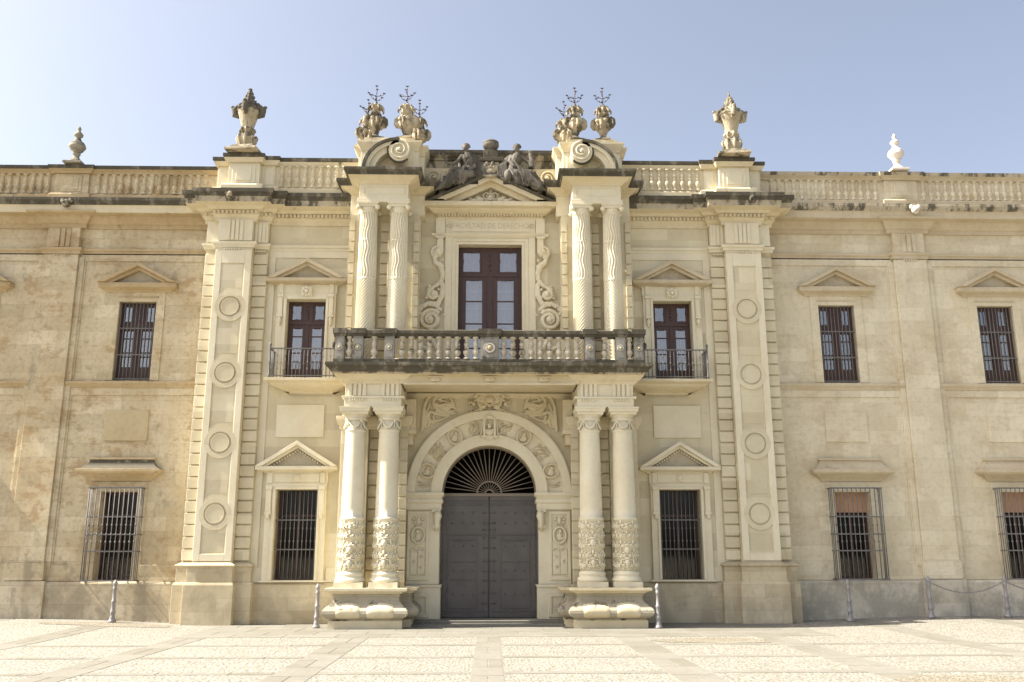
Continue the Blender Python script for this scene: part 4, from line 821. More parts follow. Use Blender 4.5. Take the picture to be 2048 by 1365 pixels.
def upper_columns(s, side):
    for x, inner in ((3.05, 0), (2.29, 1)):
        X = x * s; c = part('column', BLD, (X, -.95, 0), label=('inner' if inner else 'outer') + ' upper column with wavy fluting, ' + side + ' of the balcony door')
        def T(o): o.matrix_parent_inverse = Matrix.Translation((-X, .95, 0)); return o
        n = 200; vs = []; NF = 20; m = MB(); hand = (1 if inner else -1) * s * -1
        zs = [6.15 + .0125 * k for k in range(164)] + [8.2 + .02 * k for k in range(91)]; rows = len(zs) - 1
        for z in zs:
            R = .235 - .035 * max(0, (z - 7) / 3) ** 1.4
            if z < 8.19: ph = (z - 8.2) * 72.0 * hand; amp = .011
            else: ph = 2.3 * sin((z - 8.2) * 2 * pi / .64) * hand; amp = .016
            band = 8.17 < z < 8.22 or 9.17 < z < 9.21
            for i in range(n):
                t = 2 * pi * i / n; ss = sin(NF * t + ph)
                r = R + (.008 if band else amp * ss - .004); vs.append((X + r * cos(t), -.95 + r * sin(t), z))
        fs = [(j * n + i, j * n + (i + 1) % n, (j + 1) * n + (i + 1) % n, (j + 1) * n + i) for j in range(rows) for i in range(n)]
        m.add(vs, fs, 0, True); T(obj('shaft', m, 'smooth', c))
        m = MB(); m.lathe(X, -.95, [(.3, 5.96), (.3, 6.05)], 4, smooth=False, square=True); m.lathe(X, -.95, [(.29, 6.05), (.3, 6.08), (.27, 6.11), (.265, 6.13), (.25, 6.17)], 32); T(obj('base', m, 'smooth', c))
        m = MB(); m.lathe(X, -.95, [(.2, 9.9), (.22, 9.93), (.21, 9.96), (.23, 10.0), (.25, 10.06)], 32); m.box(X - .24, X + .24, -1.2, -.7, 10.05, 10.12); m.box(X - .27, X + .27, -1.23, -.67, 10.12, 10.16)
        for d_ in (-1, 1):
            m.ell((X + d_ * .235, -1.17, 10.03), (.062, .06, .066), 14, 10); m.ell((X + d_ * .235, -.75, 10.03), (.06, .06, .066), 10, 8); m.ring(X + d_ * .235, 10.03, -1.2, .045, .014, 16)
        T(obj('capital', m, 'smooth', c))
    e_ = part('upper_entablature', BLD, label='entablature and scrolled attic over the upper columns ' + side + ' of the balcony door')
    mb = MB(s); mb.box(2.02, 3.32, -1.2, .0, 10.16, 10.26); mb.box(2.06, 3.28, -1.17, .0, 10.26, 10.68); mb.box(1.7, 3.6, -.45, .0, 10.1, 10.68)
    for a in ((2.14, 3.18, 10.36, 10.385), (2.14, 3.18, 10.545, 10.57)): mb.box(a[0], a[1], -1.185, -1.16, a[2], a[3])
    mb.box(2.14, 2.165, -1.185, -1.16, 10.385, 10.545); mb.box(3.155, 3.18, -1.185, -1.16, 10.385, 10.545)
    obj('frieze_block', mb, 'smooth', e_, .005)
    pth = [(1.72, .2), (1.72, -.45), (2.06, -.45), (2.06, -1.17), (3.28, -1.17), (3.28, -.45), (3.58, -.45), (3.58, .2)]
    mb = MB(s); mb.sweep(pth, [(-.1, 10.64), (.03, 10.64), (.05, 10.68), (.12, 10.72), (.2, 10.77), (.26, 10.79), (.27, 10.8)], mi=0); obj('bed_moulding', mb, 'mould', e_)
    mb = MB(s); mb.sweep(pth, [(-.1, 10.79), (.29, 10.79), (.29, 10.84), (.33, 10.87), (.36, 10.9), (.36, 10.96), (-.2, 11.0)], mi=0); mb.box(1.8, 3.5, -1.2, .1, 10.8, 10.99); obj('corona', mb, 'soot', e_)
    mb = MB(s); mb.box(1.85, 3.32, -.9, .3, 10.97, 11.75); mb.box(1.72, 3.42, -.6, .3, 10.965, 11.75); mb.box(1.95, 3.22, -.93, -.88, 11.05, 11.7); obj('attic_block', mb, 'smooth', e_, .006)
    mb = MB(s); mb.sweep([(1.74, .3), (1.74, -.62), (1.88, -.62), (1.88, -.92), (3.3, -.92), (3.3, -.62), (3.42, -.62), (3.42, .3)], [(-.1, 11.66), (.02, 11.66), (.04, 11.72), (.09, 11.8), (.12, 11.86), (.12, 11.91), (-.1, 11.93)], mi=0); mb.box(1.95, 3.25, -.95, .2, 11.9, 12.02)
    obj('attic_cornice', mb, 'mould', e_)
    # broken segmental pediment ending in a volute
    m = MB(s); vc = (2.26, 11.5); pts = []
    for i in range(20):
        t = i / 19; an = radians(178 - 98 * t) ; pts.append((2.42 - .78 * cos(an) * 1 * -1 * -1, 11.02 + .86 * sin(an)))
    A = []
    n = 22
    for i in range(n + 1):
        t = i / n; an = pi / 2 * t   # outer foot (3.2,11.0) to the crown above the volute
        A.append((3.22 - .9 * (1 - cos(an)), 11.0 + .84 * sin(an)))
    def band(w0, w1, y0, y1, mi):
        vs = []
        for i in range(n + 1):
            an = pi / 2 * i / n; cx_, cz_ = 2.32, 11.0
            for w_ in (w0, w1): vs.append((cx_ + (.9 - w_) * cos(an), cz_ + (.84 - w_) * sin(an)))
        V = [(p[0], y0, p[1]) for p in vs] + [(p[0], y1, p[1]) for p in vs]; k = len(vs)
        F = []
        for i in range(n): a_ = 2 * i; F += [(a_, a_ + 1, a_ + 3, a_ + 2), (k + a_, k + a_ + 2, k + a_ + 3, k + a_ + 1), (a_, a_ + 2, k + a_ + 2, k + a_), (a_ + 1, k + a_ + 1, k + a_ + 3, a_ + 3)]
        F += [(0, k, k + 1, 1), (k - 2, k - 1, 2 * k - 1, 2 * k - 2)]
        m.add(V, F, mi)
    band(0, .07, -1.36, -.9, 1); band(.07, .16, -1.3, -.9, 0); band(.16, .3, -1.22, -.9, 0)
    m.disc(2.3, 11.52, -1.3, -.9, .27, .30); m.spiral(2.3, 11.52, -1.31, .27, 1.9, pi / 2, 1, .03, .03, 40)
    m.ring(2.3, 11.52, -1.25, .285, .035, 28, rz=.315, mi=1, a0=-pi * .75, a1=pi * .5); m.ell((2.3, -1.33, 11.52), (.05, .04, .05))
    m.ring(2.85, 11.0, -.95, .3, .03, 20, a0=0, a1=pi); m.ring(2.85, 11.0, -.95, .18, .025, 20, a0=0, a1=pi)
    obj('scroll_pediment', m, ['smooth', 'soot'], e_)
    # small scrolls facing the middle
    m = MB(s); m.box(1.05, 1.75, -.12, .2, 11.0, 11.55); m.spiral(1.5, 11.28, -.14, .2, 1.7, 0, 1, .03, .02); m.box(1.2, 1.32, -.16, -.1, 11.05, 11.5); obj('side_scroll', m, 'mould', e_)
for s, side in ((-1, 'left'), (1, 'right')): upper_columns(s, side)

def centre():
    # balcony door
    wn = part('window', BLD, label='tall central french window with lace curtains above the balcony')
    wood_window(wn, -.84, .82, 5.95, 9.46, .22, 8.72, [8.0, 7.4, 6.75, 6.35], 2, True, bw=.085)
    mb = MB()
    for x0, x1, y in ((1.0, 1.17, -.06), (.9, 1.0, -.035), (.825, .9, -.015)):
        for s in (-1, 1): a, b_ = sorted((s * x0, s * x1)); mb.box(a, b_, y, .02, 5.96, 9.48 + (x0 - .82))
    mb.box(-1.17, 1.17, -.061, .02, 9.64, 9.72); mb.box(-1.0, 1.0, -.036, .02, 9.55, 9.64); mb.box(-.9, .9, -.016, .02, 9.47, 9.55)
    obj('surround', mb, 'smooth', wn, .004)
    mb = MB(); mb.box(-1.17, 1.17, -.08, .02, 9.74, 10.16); mb.box(-1.0, 1.0, -.1, -.07, 9.8, 10.1)
    mb.sweep(returns(-1.42, 1.42, .0), [(0, 9.66), (.07, 9.66), (.1, 9.7), (.12, 9.74), (0, 9.745)])
    for s in (-1, 1):
        mb.sx = s; mb.box(1.18, 1.42, -.1, .02, 9.75, 10.16); mb.box(1.22, 1.38, -.12, .02, 9.25, 9.66); mb.box(1.2, 1.42, -.15, .02, 9.6, 9.66); mb.spiral(1.08, 9.95, -.1, .08, 1.5, 0, 1, .014, .01)
    mb.sx = 1
    pl = obj('name_plaque', mb, 'smooth', BLD, .004, label='stone plaque carved with the name of a law faculty')
    cu = bpy.data.curves.new('inscription', 'FONT'); cu.body = 'FACVLTAD DE DERECHO'; cu.size = .205; cu.extrude = .006; cu.align_x = 'CENTER'; cu.align_y = 'CENTER'
    t_ = bpy.data.objects.new('inscription', cu); COL.objects.link(t_); bpy.context.view_layer.update()
    me = bpy.data.meshes.new_from_object(t_.evaluated_get(bpy.context.evaluated_depsgraph_get())); bpy.data.objects.remove(t_)
    t_ = bpy.data.objects.new('inscription', me); COL.objects.link(t_); me.materials.clear(); me.materials.append(M['inscr'])
    t_.parent = pl; t_.location = (0, -.102, 9.95); t_.rotation_euler = (pi / 2, 0, 0); t_.scale = (.86, 1, 1)
    # scroll brackets beside the window
    for s in (-1, 1):
        m = MB(s)
        def q(u, v, y=-.06): return (-(u - 985) / 6.2 / 76, y, 7.31 + (1252 - v) / 6.2 / 74)
        def tb(pts, r, y=-.06): m.tube([q(u, v, y) for u, v in pts], r, 8)
        x, _, z = q(340, 360); m.spiral(x, z, -.07, .17, 1.5, -pi / 2, 1, .045, .03); m.ell((x, -.05, z), (.16, .03, .16))
        tb([(290, 430), (320, 500), (380, 540), (405, 640), (395, 720), (340, 780), (260, 820)], [.04, .08, .09, .07, .06, .06, .04])
        tb([(385, 700), (410, 780), (405, 900), (350, 1020)], [.03, .07, .08, .06]); x, _, z = q(300, 890); m.spiral(x, z, -.07, .15, 1.4, pi / 2, -1, .045, .03)
        tb([(390, 1000), (250, 1000), (150, 1050), (105, 1150), (110, 1270)], [.04, .07, .08, .08, .08]); x, _, z = q(270, 1200); m.spiral(x, z, -.08, .27, 1.9, pi * .8, -1, .055, .04); m.ell((x, -.03, z), (.25, .03, .25))
        tb([(240, 1010), (330, 1030), (395, 1080)], [.04, .06, .04]); m.ell(q(392, 715), (.06, .05, .05)); tb([(115, 1270), (110, 1500), (260, 1560)], .07); tb([(280, 1300), (300, 1450), (360, 1560)], .06)
        for k in range(5): m.ell(q(245 - k * 8, 790 + k * 36), (.045, .04, .035)); m.ell(q(175 - k * 16, 1040 + k * 45, -.12), (.03, .03, .03))
        for k in range(5): m.ell(q(400, 560 + k * 26, -.1), (.05, .03, .02))
        for k in range(14):
            t_ = k / 13; u_, v_ = 395 + 22 * sin(t_ * 5), 470 + 520 * t_; m.ell(q(u_ - (28 if k % 2 else -8), v_, -.1), (.028, .03, .045), 8, 6)
        for k in range(9): an = .3 + k * .42; m.ell(q(262 + 175 * cos(an), 1195 - 160 * sin(an), -.13), (.03, .03, .03), 8, 6)
        for k in range(6): an = k * pi / 3; m.ell(q(342 + 60 * cos(an), 360 + 60 * sin(an), -.1), (.028, .03, .028), 8, 6)
        obj('scroll_bracket', m, 'smooth', BLD, label='carved scroll beside the central window', remesh=.009)
    # pediment
    p = part('portal_pediment', BLD, label='triangular pediment with carved crown above the plaque')
    mb = MB(); mb.sweep(returns(-1.3, 1.3, -.02), [(0, 10.14), (.06, 10.14), (.08, 10.18), (.08, 10.24), (.2, 10.28), (.28, 10.33), (.3, 10.36), (.42, 10.38), (.44, 10.4), (.44, 10.5), (0, 10.505)])
    for k in range(34): x = -1.34 + k * .08; mb.box(x, x + .045, -.17, -.05, 10.2, 10.26)
    chevron(mb, 0, 1.68, 10.5, 11.3, .0, .07, -.5, .05, 1); chevron(mb, 0, 1.68, 10.501, 11.3, .07, .2, -.44, .05, 0); chevron(mb, 0, 1.68, 10.502, 11.3, .2, .34, -.3, .05); mb.prism([(-1.1, 10.5), (0, 11.0), (1.1, 10.5)], -.1, .0, 2)
    for s in (-1, 1): a, b_ = sorted((s * 1.2, s * 1.7)); mb.box(a, b_, -.44, .05, 10.505, 10.56, 1)
    obj('cornice', mb, ['mould', 'soot', 'tymp', 'weather'], p)
    m = MB(); y = -.2
    m.tube([(-.16, y, 10.66), (0, y - .03, 10.64), (.16, y, 10.66)], .03)
    for s in (-1, 1):
        m.sx = s; m.tube([(.15, y, 10.67), (.2, y, 10.78), (.12, y, 10.84), (.01, y, 10.8)], .018); m.tube([(.08, y, 10.67), (.1, y, 10.76), (.02, y, 10.81)], .014)
        m.ell((.26, y, 10.64), (.1, .05, .075)); m.ell((.42, y, 10.61), (.11, .05, .065)); m.ell((.6, y, 10.575), (.1, .05, .05)); m.spiral(.33, 10.68, y, .06, 1.2, 0, 1, .018, .01, 14); m.spiral(.52, 10.64, y, .05, 1.2, 0, 1, .016, .01, 14); m.spiral(.7, 10.56, y, .045, 1.2, 0, 1, .016, .01, 14); m.ell((.1, y, 10.58), (.1, .05, .04))
    m.sx = 1; m.box(-.012, .012, y - .02, y + .02, 10.8, 10.93); m.box(-.04, .04, y - .02, y + .02, 10.87, 10.893); m.ell((0, y, 10.81), (.025, .025, .025)); m.ell((0, y, 10.72), (.08, .05, .05))
    obj('crown_emblem', m, 'smooth', p)
    # attic parapet behind the statues
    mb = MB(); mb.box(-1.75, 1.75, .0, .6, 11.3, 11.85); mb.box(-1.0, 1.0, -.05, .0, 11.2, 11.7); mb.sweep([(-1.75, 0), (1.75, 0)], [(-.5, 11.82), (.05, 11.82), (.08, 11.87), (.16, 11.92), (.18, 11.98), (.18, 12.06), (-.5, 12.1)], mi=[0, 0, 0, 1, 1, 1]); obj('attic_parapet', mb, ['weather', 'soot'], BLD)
    mb = MB(); mb.box(-.22, .22, -.4, .0, 11.15, 11.62); mb.box(-.32, .32, -.48, 0, 11.62, 11.72, 1); mb.box(-.2, .2, -.38, .0, 11.72, 11.98, 1); obj('urn_pedestal', mb, ['mould', 'soot'], p, .008)
    m = MB()
    for k in range(9):
        an = pi * k / 8; m.ell((.22 * cos(an), -.44, 11.28 + .2 * sin(an)), (.06, .05, .07))
    for k in range(7): m.ell((-.15 + .05 * k, -.45, 11.5 + .06 * sin(k * 2.)), (.055, .05, .06))
    m.ell((0, -.45, 11.35), (.14, .05, .1)); m.tube([(-.4, -.42, 11.12), (-.2, -.46, 11.2), (0, -.48, 11.18), (.2, -.46, 11.2), (.4, -.42, 11.12)], .05)
    obj('shell_ornament', m, 'weather', p, remesh=.01)
M['inscr'] = stone('inscription_stone', (.56, .49, .35), (.53, .46, .32), None, .2)
centre()
# building shell behind the facade
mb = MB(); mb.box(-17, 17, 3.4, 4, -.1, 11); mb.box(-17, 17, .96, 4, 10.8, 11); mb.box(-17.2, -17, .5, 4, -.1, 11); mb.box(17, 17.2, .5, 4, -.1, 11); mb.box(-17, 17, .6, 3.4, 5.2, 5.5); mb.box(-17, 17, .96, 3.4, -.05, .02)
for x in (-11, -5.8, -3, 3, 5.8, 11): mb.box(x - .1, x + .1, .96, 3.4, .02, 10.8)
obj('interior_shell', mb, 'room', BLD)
mb = MB(); mb.box(-1.9, 1.9, -.55, .6, -.1, .11); mb.box(-1.75, 1.75, -1.0, -.55, -.1, .045); obj('door_step', mb, 'slab', BLD, .01)

# ------------------------------------------------------------------ statues, urns, finials
def statue_l():
    m = MB(); y = -.42
    T = m.tube
    T([(-.52, y + .05, 11.3), (-.55, y + .03, 11.5), (-.6, y, 11.7), (-.63, y, 11.82)], [.17, .14, .16, .12], 12)    # torso
    T([(-.63, y, 11.84), (-.65, y - .01, 11.94)], [.05, .045], 8); m.ell((-.66, y - .02, 12.0), (.085, .09, .105)); m.ell((-.655, y + .03, 12.05), (.1, .09, .08)); m.ell((-.665, y - .115, 11.99), (.015, .02, .02), 8, 6)
    m.ell((-.64, y + .1, 12.03), (.055, .05, .055))
    T([(-.5, y + .02, 11.28), (-.75, y - .1, 11.3), (-.98, y - .12, 11.3)], [.14, .12, .1], 12); T([(-.98, y - .12, 11.3), (-1.1, y - .08, 11.1), (-1.25, y - .06, 10.93)], [.1, .085, .06], 10)
    T([(-.45, y, 11.26), (-.68, y - .14, 11.22), (-.9, y - .17, 11.12), (-1.05, y - .15, 10.97)], [.13, .12, .1, .07], 10); m.ell((-1.33, y - .08, 10.88), (.1, .06, .04)); m.ell((-1.12, y - .17, 10.93), (.1, .06, .04))
    T([(-.74, y, 11.78), (-.84, y - .04, 11.62), (-.98, y - .09, 11.5)], [.065, .055, .042], 8); T([(-.98, y - .09, 11.5), (-1.12, y - .1, 11.52), (-1.2, y - .1, 11.64)], [.042, .035, .03], 8); m.ell((-1.21, y - .1, 11.7), (.04, .035, .05)); T([(-1.22, y - .1, 11.64), (-1.25, y - .1, 11.82)], [.02, .028], 8)
    T([(-.5, y, 11.78), (-.4, y - .04, 11.6), (-.42, y - .12, 11.42), (-.55, y - .15, 11.38)], [.065, .055, .045, .04], 8)
    for k in range(7):  # drapery folds
        t = k / 6; T([(-.42 - .3 * t, y - .05 - .1 * t, 11.42 - .03 * t), (-.62 - .35 * t, y - .16, 11.22 - .04 * t), (-.7 - .45 * t, y - .15, 11.02 - .05 * t), (-.72 - .65 * t, y - .1, 10.95 - .1 * t)], [.03, .045, .04, .03], 8)
    T([(-.45, y + .08, 11.85), (-.33, y + .08, 11.7), (-.3, y + .05, 11.45), (-.36, y, 11.25)], [.04, .06, .07, .06], 8); T([(-.72, y + .06, 11.8), (-.8, y + .08, 11.6), (-.78, y + .05, 11.4)], [.04, .06, .07], 8)
    m.box(-1.25, -.3, y - .02, y + .35, 10.95, 11.2); m.ell((-1.3, y - .03, 10.92), (.28, .12, .1)); m.ell((-.85, y, 11.1), (.3, .15, .16))
    for k in range(9):   # deep folds of robe and cloak
        t = k / 8; T([(-0.6 + -1 * (-.05 + .1 * t), y - .17, 11.62 - .02 * k), (-0.6 + -1 * (.1 + .3 * t), y - .26, 11.3 - .02 * k), (-0.6 + -1 * (.18 + .5 * t), y - .25, 11.1 - .03 * k), (-0.6 + -1 * (.2 + .62 * t), y - .2, 10.98 - .035 * k)], [.012, .022, .026, .02], 6)
    for k in range(6): T([(-0.6 - -1 * (.12 + .035 * k), y - .02, 11.82 - .03 * k), (-0.6 - -1 * (.24 + .04 * k), y - .04, 11.55 - .02 * k), (-0.6 - -1 * (.22 + .05 * k), y - .06, 11.2 - .01 * k)], [.02, .03, .02], 6)
    for k in range(8): an = pi * k / 7; m.ell((-0.6 - -1 * -.05 + .09 * cos(an), y + .0, 12.03 + .08 * sin(an)), (.03, .05, .03), 8, 6)
    o = obj('statue', m, 'statue', None, remesh=.011); return tag(o, 'dark seated robed stone statue raising a hand, on the left slope of the pediment', 'statue', 'seated statues on the portal pediment')
def statue_r():
    m = MB(1); y = -.42; T = m.tube
    T([(.55, y + .05, 11.3), (.6, y + .03, 11.5), (.68, y, 11.7), (.7, y, 11.82)], [.17, .14, .16, .12], 12); T([(.7, y, 11.84), (.69, y - .01, 11.94)], [.05, .045], 8)
    m.ell((.68, y - .02, 12.0), (.085, .09, .105)); m.ell((.695, y + .02, 12.06), (.1, .09, .07)); m.ell((.67, y - .115, 11.99), (.015, .02, .02), 8, 6)
    T([(.53, y + .02, 11.28), (.72, y - .1, 11.24), (.85, y - .12, 11.2)], [.15, .13, .11], 12); T([(.6, y + .02, 11.26), (.88, y - .05, 11.28), (1.08, y - .08, 11.26)], [.14, .12, .1], 12)
    T([(1.08, y - .08, 11.26), (1.22, y - .06, 11.08), (1.34, y - .06, 10.86)], [.1, .08, .06], 10); T([(.85, y - .12, 11.2), (1.0, y - .14, 11.05), (1.1, y - .12, 10.95)], [.1, .09, .06], 10); m.ell((1.42, y - .08, 10.82), (.1, .06, .04))
    T([(.56, y, 11.78), (.5, y - .06, 11.6), (.6, y - .14, 11.45), (.8, y - .16, 11.4)], [.065, .055, .045, .035], 8); T([(.82, y, 11.78), (.95, y - .04, 11.62), (1.08, y - .1, 11.5)], [.065, .055, .045], 8); m.ell((1.1, y - .11, 11.48), (.045, .04, .04))
    T([(1.06, y - .05, 11.42), (1.08, y - .04, 11.6), (1.05, y - .04, 11.72), (1.04, y - .04, 11.84)], [.09, .1, .07, .05], 12); m.ell((1.04, y - .04, 11.88), (.06, .06, .045))
    T([(.55, y + .06, 11.82), (.42, y + .06, 11.6), (.33, y + .04, 11.35), (.3, y, 11.15)], [.05, .08, .1, .08], 8)
    for k in range(7):
        t = k / 6; T([(.48 + .4 * t, y - .1, 11.4 - .06 * t), (.6 + .45 * t, y - .17, 11.2 - .04 * t), (.7 + .5 * t, y - .15, 11.02 - .05 * t), (.75 + .68 * t, y - .1, 10.96 - .15 * t)], [.03, .045, .04, .03], 8)
    m.box(.3, 1.3, y - .02, y + .35, 10.95, 11.18); m.ell((1.3, y - .03, 10.9), (.28, .12, .1)); m.ell((.85, y, 11.08), (.3, .15, .16)); m.ell((.45, y - .1, 11.2), (.1, .1, .16))
    for k in range(9):   # deep folds of robe and cloak
        t = k / 8; T([(0.64 + 1 * (-.05 + .1 * t), y - .17, 11.62 - .02 * k), (0.64 + 1 * (.1 + .3 * t), y - .26, 11.3 - .02 * k), (0.64 + 1 * (.18 + .5 * t), y - .25, 11.1 - .03 * k), (0.64 + 1 * (.2 + .62 * t), y - .2, 10.98 - .035 * k)], [.012, .022, .026, .02], 6)
    for k in range(6): T([(0.64 - 1 * (.12 + .035 * k), y - .02, 11.82 - .03 * k), (0.64 - 1 * (.24 + .04 * k), y - .04, 11.55 - .02 * k), (0.64 - 1 * (.22 + .05 * k), y - .06, 11.2 - .01 * k)], [.02, .03, .02], 6)
    for k in range(8): an = pi * k / 7; m.ell((0.64 - 1 * -.05 + .09 * cos(an), y + .0, 12.03 + .08 * sin(an)), (.03, .05, .03), 8, 6)
    o = obj('statue', m, 'statue', None, remesh=.011); return tag(o, 'dark seated robed stone statue leaning on a jar, on the right slope of the pediment', 'statue', 'seated statues on the portal pediment')
statue_l(); statue_r()
m = MB(); m.lathe(0, -.2, [(.1, 11.97), (.11, 12.0), (.07, 12.02), (.08, 12.04), (.16, 12.08), (.2, 12.14), (.21, 12.19), (.2, 12.22), (.21, 12.23), (.21, 12.26), (.15, 12.3), (.04, 12.33)], 48, rf=lambda t, z: 1 + (.05 * abs(sin(8 * t)) if z < 12.2 else 0))
tag(obj('urn', m, 'statue'), 'low round gadrooned stone urn on the block between the two statues', 'urn')

def flower_urn(x, y, z, label, rot=0., group='urns with iron flowers on the column attics', seed=0):
    r = empty('flower_urn', (x, y, z)); r.rotation_euler.z = rot; tag(r, label, 'urn', group)
    m = MB(); m.lathe(0, 0, [(.2, 0), (.2, .06)], 4, smooth=False, square=True); m.lathe(0, 0, [(.17, .06), (.15, .1), (.09, .14), (.075, .2), (.1, .23), (.11, .26), (.12, .3), (.16, .36), (.195, .44), (.2, .5), (.17, .58), (.1, .66), (.075, .73), (.09, .8), (.12, .85), (.14, .88), (.13, .92), (.09, .98), (.05, 1.02)], 24)
    rn = random.Random(seed)
    for k in range(8):
        an = k * pi / 4 + .2; m.tube([(.12 * cos(an), .12 * sin(an), .33), (.18 * cos(an), .18 * sin(an), .37), (.205 * cos(an), .205 * sin(an), .48)], [.015, .025, .012])
        m.tube([(.1 * cos(an), .1 * sin(an), .9), (.17 * cos(an), .17 * sin(an), .93), (.22 * cos(an), .22 * sin(an), .86), (.21 * cos(an), .21 * sin(an), .8)], [.03, .04, .03, .02])
        m.ell((.12 * cos(an + .3), .12 * sin(an + .3), .96), (.05, .05, .06), 8, 6)
    for sgn in (-1, 1):
        m.tube([(sgn * .13, 0, .66), (sgn * .21, 0, .68), (sgn * .27, 0, .62), (sgn * .28, 0, .5), (sgn * .24, 0, .42), (sgn * .17, 0, .39)], [.03, .05, .06, .06, .05, .025], 8); m.tube([(0, sgn * .17, .6), (0, sgn * .25, .55), (0, sgn * .24, .42), (0, sgn * .16, .35)], [.03, .045, .045, .03])
        m.ell((sgn * .1, -.2, .55), (.07, .05, .06), 8, 6)
    m.ell((0, -.2, .48), (.06, .05, .08), 8, 6)
    for sgn in (-1, 1): m.ell((sgn * .17, 0, .5), (.08, .06, .13), 8, 6); m.ell((sgn * .06, -.08, .8), (.05, .05, .07), 8, 6); m.ell((sgn * .1, 0, .72), (.06, .06, .08), 8, 6)
    b = obj('vase', m, 'urn', None, remesh=.011); b.parent = r
    m = MB(); m.tube([(0, 0, .98), (.01, 0, 1.25), (0, 0, 1.52)], .009, 6)
    def fl(px, py, pz, s_=1.):
        for k in range(6): a_ = k * pi / 3; m.tube([(px, py, pz - .01), (px + .026 * s_ * cos(a_), py + .02 * s_ * sin(a_), pz + .012), (px + .045 * s_ * cos(a_), py + .03 * s_ * sin(a_), pz + .028 * (1 - (k % 2)))], [.006, .009, .004], 5)
        m.ell((px, py, pz + .012), (.014,) * 3, 6, 4)
    fl(0, 0, 1.55, 1.1)
    for k, (h, l, rise) in enumerate(((1.14, .16, .12), (1.14, .16, .12), (1.26, .2, .1), (1.26, .2, .08), (1.2, .15, .14), (1.32, .1, .08))):
        an = (k * pi + rn.uniform(-.35, .35)) if k < 4 else (pi / 2 + k * pi); cx_, cy_ = cos(an), sin(an)
        m.tube([(0, 0, h), (.45 * l * cx_, .45 * l * cy_, h + .02), (.8 * l * cx_, .8 * l * cy_, h + .5 * rise), (l * cx_, l * cy_, h + rise)], .007, 5); fl(l * cx_, l * cy_, h + rise, .95)
        m.ell((.5 * l * cx_, .5 * l * cy_, h + .045), (.02, .01, .014), 6, 4)
    m.ell((.02, 0, 1.08), (.02, .02, .04), 6, 4); m.ell((-.02, 0, 1.16), (.02, .02, .035), 6, 4)
    q = obj('iron_flowers', m, 'iron_dark', None); q.parent = r
    return r
UZ = 12.02
for i, (x, y, lb) in enumerate(((-3.0, -.75, 'front outer stone urn with iron flowers on the left column attic'), (-2.2, -.75, 'front inner stone urn with iron flowers on the left column attic'),
        (-3.32, .0, 'rear stone urn peeping out at the outer left of the left column attic'), (-1.93, .0, 'rear stone urn peeping out at the inner side of the left column attic'),
        (2.2, -.75, 'front inner stone urn with iron flowers on the right column attic'), (2.93, -.75, 'front outer stone urn with iron flowers on the right column attic'),
        (1.97, .0, 'rear stone urn peeping out at the inner side of the right column attic'))):
    flower_urn(x, y, UZ, lb, (.3, -.2, .5, .1, .2, -.3, .4)[i], seed=i)
def ornate(x, label, tip, seed):
    rn = random.Random(seed); m = MB(); t = MB()
    m.lathe(0, 0, [(.42, 0), (.42, .06), (.36, .08), (.3, .14), (.3, .17)], 4, smooth=False, square=True)
    m.lathe(0, 0, [(.2, .15), (.17, .2), (.2, .33), (.23, .43), (.21, .5), (.15, .56), (.13, .61), (.15, .66), (.17, .7), (.15, .74), (.17, .82), (.22, 1.0), (.28, 1.2), (.28, 1.26)], 20)
    t.lathe(0, 0, [(.26, 1.2), (.3, 1.27), (.26, 1.34), (.17, 1.38), (.15, 1.5), (.12, 1.6), (.08, 1.72), (.06, 1.78)], 16)
    for k in range(8):
        a_ = k * pi / 4 + .2; c, s_ = cos(a_), sin(a_)
        m.tube([(.18 * c, .18 * s_, .2), (.22 * c, .22 * s_, .34), (.26 * c, .26 * s_, .46), (.22 * c, .22 * s_, .54)], [.02, .045, .04, .025]); m.tube([(.14 * c, .14 * s_, .58), (.2 * c, .2 * s_, .66), (.17 * c, .17 * s_, .74)], [.02, .035, .025])
        for zz, R_ in ((1.4, .15), (1.52, .12), (1.64, .085), (1.74, .055)):
            t.tube([(R_ * .7 * c, R_ * .7 * s_, zz - .05), (R_ * 1.25 * c, R_ * 1.25 * s_, zz), (R_ * 1.5 * c, R_ * 1.5 * s_, zz + .045)], [.04, .04, .015], 6)
        t.ell((.28 * c, .28 * s_, 1.27), (.06, .06, .05), 8, 6)
    for k in range(4):
        a_ = k * pi / 2 + .12; c, s_ = cos(a_), sin(a_)
        t.tube([(.16 * c, .16 * s_, 1.34), (.3 * c, .3 * s_, 1.35), (.38 * c, .38 * s_, 1.27), (.36 * c, .36 * s_, 1.12), (.28 * c, .28 * s_, 1.08), (.27 * c, .27 * s_, 1.18)], [.07, .08, .085, .075, .06, .04], 10)
        t.ell((.43 * c, .43 * s_, 1.36), (.055, .055, .04), 8, 6); t.ell((.22 * c, .22 * s_, 1.42), (.08, .08, .07), 8, 6)
    if tip: t.tube([(0, 0, 1.75), (0, 0, 1.97)], [.05, .012], 8)
    else: t.ell((0, 0, 1.8), (.07, .07, .06)); t.ell((0, 0, 1.88), (.06, .06, .03))
    r = obj('ornate_finial', m, 'urn', None, remesh=.012); r.location = (x, -.3, 11.8); r.rotation_euler.z = -.12
    q = obj('scroll_crown', t, 'crown_dark' if not tip else 'weather', None, remesh=.012); q.parent = r
    tag(r, label, 'finial', 'ornate finials above the giant pilasters')
M['crown_dark'] = stone('black_crusted_stone', (.16, .14, .105), (.11, .098, .075), None, .5, .1, stain=.0, up=.2, bump=.6)
ornate(-6.42, 'dark sooty carved finial with four scroll arms and blunt top, above the left giant pilaster', False, 3)
ornate(6.42, 'carved finial with four scroll arms and thin pointed tip, above the right giant pilaster', True, 5)
